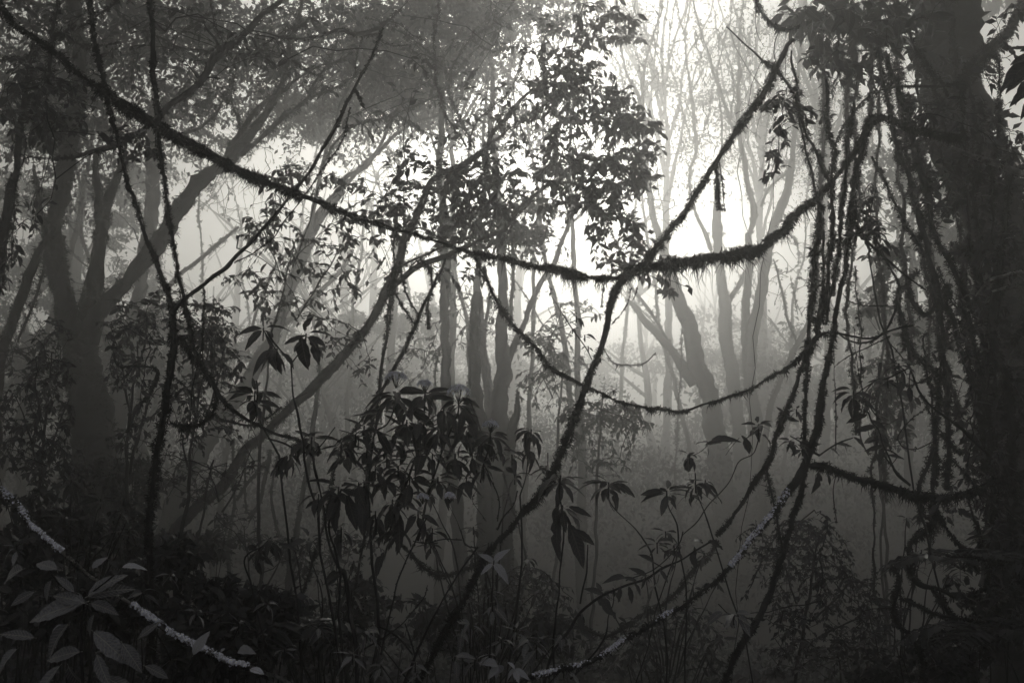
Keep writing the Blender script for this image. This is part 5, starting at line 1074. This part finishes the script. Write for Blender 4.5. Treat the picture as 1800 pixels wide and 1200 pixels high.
bush('faint tiered bush in the mist between the middle trunks and the U shaped liana', ['990,630,3 985,700,4 980,780,5', '950,650,2 970,700,3'], 11.5, [(960, 600, 50, 30, 11.5, 30, 8, 11), (1000, 635, 50, 20, 11.5, 30, 8, 11), (960, 680, 60, 40, 11.3, 40, 8, 11), (1010, 545, 50, 20, 11.6, 20, 8, 10), (820, 560, 60, 60, 12.5, 26, 8, 10), (730, 620, 50, 60, 12.5, 26, 8, 10)])
bush('pale misty bush left of the hook shaped root', ['1560,490,2 1555,560,3 1550,640,4 1545,720,5', '1530,520,2 1545,580,3'], 8.5, [(1565, 445, 35, 20, 8.5, 18, 8, 15), (1555, 500, 30, 25, 8.5, 18, 8, 15), (1550, 545, 35, 20, 8.4, 20, 8, 16), (1545, 640, 35, 20, 8.4, 14, 8, 15)])
bush('pale misty bush under the arching leaf stem', ['1560,700,2 1558,760,3 1555,840,4', '1530,740,2 1550,780,3'], 7.5, [(1550, 685, 30, 20, 7.5, 14, 8, 15), (1580, 720, 40, 40, 7.4, 26, 8, 14), (1570, 760, 40, 30, 7.4, 18, 8, 14), (1600, 590, 30, 30, 7.6, 12, 8, 14)])
bush('leafy twig bush beside the knot at mid height', ['1540,330,2 1530,380,2 1525,430,3 1540,520,3', '1515,330,1 1525,380,2', '1500,400,2 1520,410,2'], 4.0, [(1510, 350, 25, 20, 4, 5, 6, 17), (1540, 400, 30, 12, 4, 8, 7, 19), (1510, 410, 25, 15, 4, 8, 7, 18), (1550, 430, 30, 10, 4, 4, 6, 17)])
bush('thin hanging twig with leaf whorls left of the knot', ['1375,188,1 1374,215,1 1370,250,2 1366,290,2 1358,312,1'], 3.6, [(1352, 190, 14, 8, 3.6, 5, 6, 17), (1372, 175, 16, 8, 3.6, 5, 6, 16), (1387, 208, 8, 12, 3.6, 4, 5, 17), (1366, 226, 12, 5, 3.6, 3, 6, 17), (1378, 248, 8, 4, 3.6, 3, 5, 16), (1357, 272, 12, 5, 3.6, 3, 6, 17), (1373, 287, 12, 5, 3.6, 3, 6, 17), (1345, 312, 8, 4, 3.6, 3, 5, 16), (1420, 195, 14, 8, 3.7, 5, 6, 17), (1445, 200, 16, 10, 3.7, 5, 6, 17), (1408, 160, 16, 8, 3.7, 5, 5, 14)], name='hanging_twig', cat='twig', group=None)

# ferns
def fern(label, x, y, d, fr, group='ferns', L=.5):
    c = P(x, y, d); th = thing('fern', label, 'fern', c, group)
    for k in range(fr):
        a = 2 * math.pi * k / fr + random.uniform(-.3, .3); l = L * random.uniform(.7, 1.1)
        t = np.linspace(0, 1, 9)[:, None]
        o = np.array([math.cos(a), math.sin(a) * .8, 0])
        pts = c + o * l * t + np.array([0, 0, 1.0]) * (l * (.75 * t - .85 * t * t))
        lst = [tube(pts, np.linspace(.004, .001, 9), 4, 0, False)]
        m = 17; tt = np.repeat(np.linspace(.12, .98, m), 2); sg = np.tile([-1, 1], m)
        fi = tt * 8; i0 = np.clip(fi.astype(int), 0, 7); f_ = (fi - i0)[:, None]
        pp = pts[i0] * (1 - f_) + pts[i0 + 1] * f_; T = np.gradient(pts, axis=0)[i0]; T /= np.linalg.norm(T, axis=1)[:, None]
        sd = np.cross(T, [0, 0, 1.0]); sd /= np.linalg.norm(sd, axis=1)[:, None]
        dr = sd * sg[:, None] + T * .45 + rng.normal(0, .08, (m * 2, 3)) + [0, 0, -.15]
        R = basis(dr, np.tile([0, 0, 1.0], (m * 2, 1)) + rng.normal(0, .15, (m * 2, 3)), l * .26 * np.sin(math.pi * (tt * .85 + .12)) + .01)
        V, T3 = leaves_joined(pp, R, (T_TINY[0] * [.55, 1, 1], T_TINY[1])); lst.append((V, T3))
        V, T3 = merge(lst); part('frond', V, T3, M_LEAFI, th, smooth=False)
fern('fern with long fronds among the roots at the bottom right', 1690, 1000, 3.6, 9, L=.42)
fern('fern half hidden in the shade of the bottom right corner', 1740, 1130, 3.3, 9, L=.42)
fern('fern spilling over beside the lichened branch at the bottom left', 500, 1120, 3.2, 9, L=.4)

# ------------------------------------------------------------------ ground cover
def cover(name, label, n, ylo, yhi, xw, hmin, hmax, size, m):
    y = ylo + (yhi - ylo) * rng.random(n) ** 1.2; x = rng.uniform(-1, 1, n) * (y * xw + 1.2)
    pos = np.stack([x, y, hgt(x, y)], 1)
    cl = (np.sin(x * 1.9 + 1) * np.cos(y * 1.3) + np.sin(x * 4.1 + y * 2.7) * .6 + 1.6) / 3.2
    left = np.clip((-x - .3 * y * .3) / 2.0, 0, 1)
    pos[:, 2] += rng.random(n) ** 1.3 * (hmin + (hmax - hmin) * (cl * .7 + left * .6))
    dr = rng.standard_normal((n, 3)) + [0, 0, .1]
    R = basis(dr, rng.standard_normal((n, 3)) * .7 + [0, 0, 1.0], size * rng.uniform(.4, 1.4, n) * np.clip(y / 6, .6, 1.6))
    V, T3 = leaves_joined(pos, R, T_TINY)
    tag(part(name, V, T3, m, kind='stuff', smooth=False), label, 'undergrowth')
cover('undergrowth', 'low dark leafy undergrowth covering the forest floor', 90000, 3.2, 13, .62, .25, .75, .07, M_HERB)
def cloud_thing(name, label, cat, specs, n, size, m=None, clumps=40, cr=.2, group=None):
    c = [P(s[0], s[1], s[2]) for s in specs]; r = [(s[3] * s[2] / F, s[3] * s[2] / F, s[4] * s[2] / F) for s in specs]
    b = c[0].copy(); b[2] = hgt(b[0], b[1]); th = thing(name, label, cat, b, group)
    tb = []
    for cc, rr in zip(c, r):
        for k in range(6):
            e = cc + rng.normal(0, .5, 3) * rr; s = np.array([cc[0] + rng.normal(0, .1), cc[1] + rng.normal(0, .1), float(hgt(cc[0], cc[1])) - .05]); m_ = (s + e) / 2 + rng.normal(0, .08, 3)
            t = np.linspace(0, 1, 6)[:, None]; tb.append(tube((1 - t) ** 2 * s + 2 * t * (1 - t) * m_ + t * t * e, np.linspace(.006, .002, 6), 4, 0, False))
    V, T3 = merge(tb); part('stems', V, T3, M_BARK, th)
    p_, R = cloud_leaves(c, r, n, size, clumps, cr)
    add_leaves(th, p_, R, min_px=12, m_joined=m)
GU = 'dark leafy plants rising from the forest floor'
cloud_thing('leafy_plant', 'dark leafy thicket at the foot of the black column', 'thicket', [(300, 1000, 3.4, 60, 50), (380, 1060, 3.2, 70, 50), (470, 1080, 3.3, 60, 50), (230, 1060, 3.2, 60, 60), (420, 1130, 3, 90, 50), (330, 1150, 2.9, 60, 60)], 5200, .05, group=GU)
cloud_thing('leafy_plant', 'dim leafy thicket in the bottom left behind the lichened branch', 'thicket', [(60, 900, 4.2, 80, 60), (30, 1000, 3.4, 80, 60), (130, 960, 4, 60, 50), (230, 940, 4.6, 40, 50), (100, 1060, 3, 90, 60)], 5200, .055, group=GU)
cloud_thing('leafy_plant', 'dim leafy thicket below the flowering shrub', 'thicket', [(640, 1060, 5, 70, 50), (760, 1100, 5, 80, 50), (860, 1100, 4.8, 60, 60), (560, 1120, 4.5, 70, 60), (960, 1110, 5, 60, 50)], 4200, .06, group=GU)
cloud_thing('leafy_plant', 'black leafy thicket filling the bottom right corner', 'thicket', [(1740, 1100, 3.6, 80, 80), (1780, 980, 3.8, 50, 60), (1650, 1160, 3.6, 80, 50), (1560, 1190, 4, 70, 40)], 4600, .05, group=GU)
cloud_thing('leafy_plant', 'shadowy leaves massed round the foot of the forked giant', 'thicket', [(170, 830, 6.5, 60, 40), (100, 900, 6, 60, 50), (240, 860, 6.3, 40, 60), (330, 960, 6, 60, 30)], 3600, .065, group=GU)

# ------------------------------------------------------------------ mist
def haze():
    x0, x1, y0, y1, z0, z1 = HAZE_BOX
    V = np.array([(x, y, z) for x in (x0, x1) for y in (y0, y1) for z in (z0, z1)], float)
    Fq = np.array([(0, 1, 3, 2), (4, 6, 7, 5), (0, 4, 5, 1), (2, 3, 7, 6), (0, 2, 6, 4), (1, 5, 7, 3)])
    m = bpy.data.materials.new('mist'); m.use_nodes = True; t = m.node_tree; t.nodes.clear()
    o = t.nodes.new('ShaderNodeOutputMaterial'); v = t.nodes.new('ShaderNodeVolumePrincipled')
    v.inputs['Color'].default_value = (.97, .97, .96, 1); v.inputs['Density'].default_value = HAZE_DENSITY
    v.inputs['Anisotropy'].default_value = HAZE_G
    t.links.new(v.outputs[0], o.inputs['Volume'])
    tag(part('haze', V, Fq, m, kind='stuff', smooth=False), 'pale mist filling the whole wood', 'mist')
HAZE_BOX = (-245, 245, -8, 265, -3, 23)
haze()
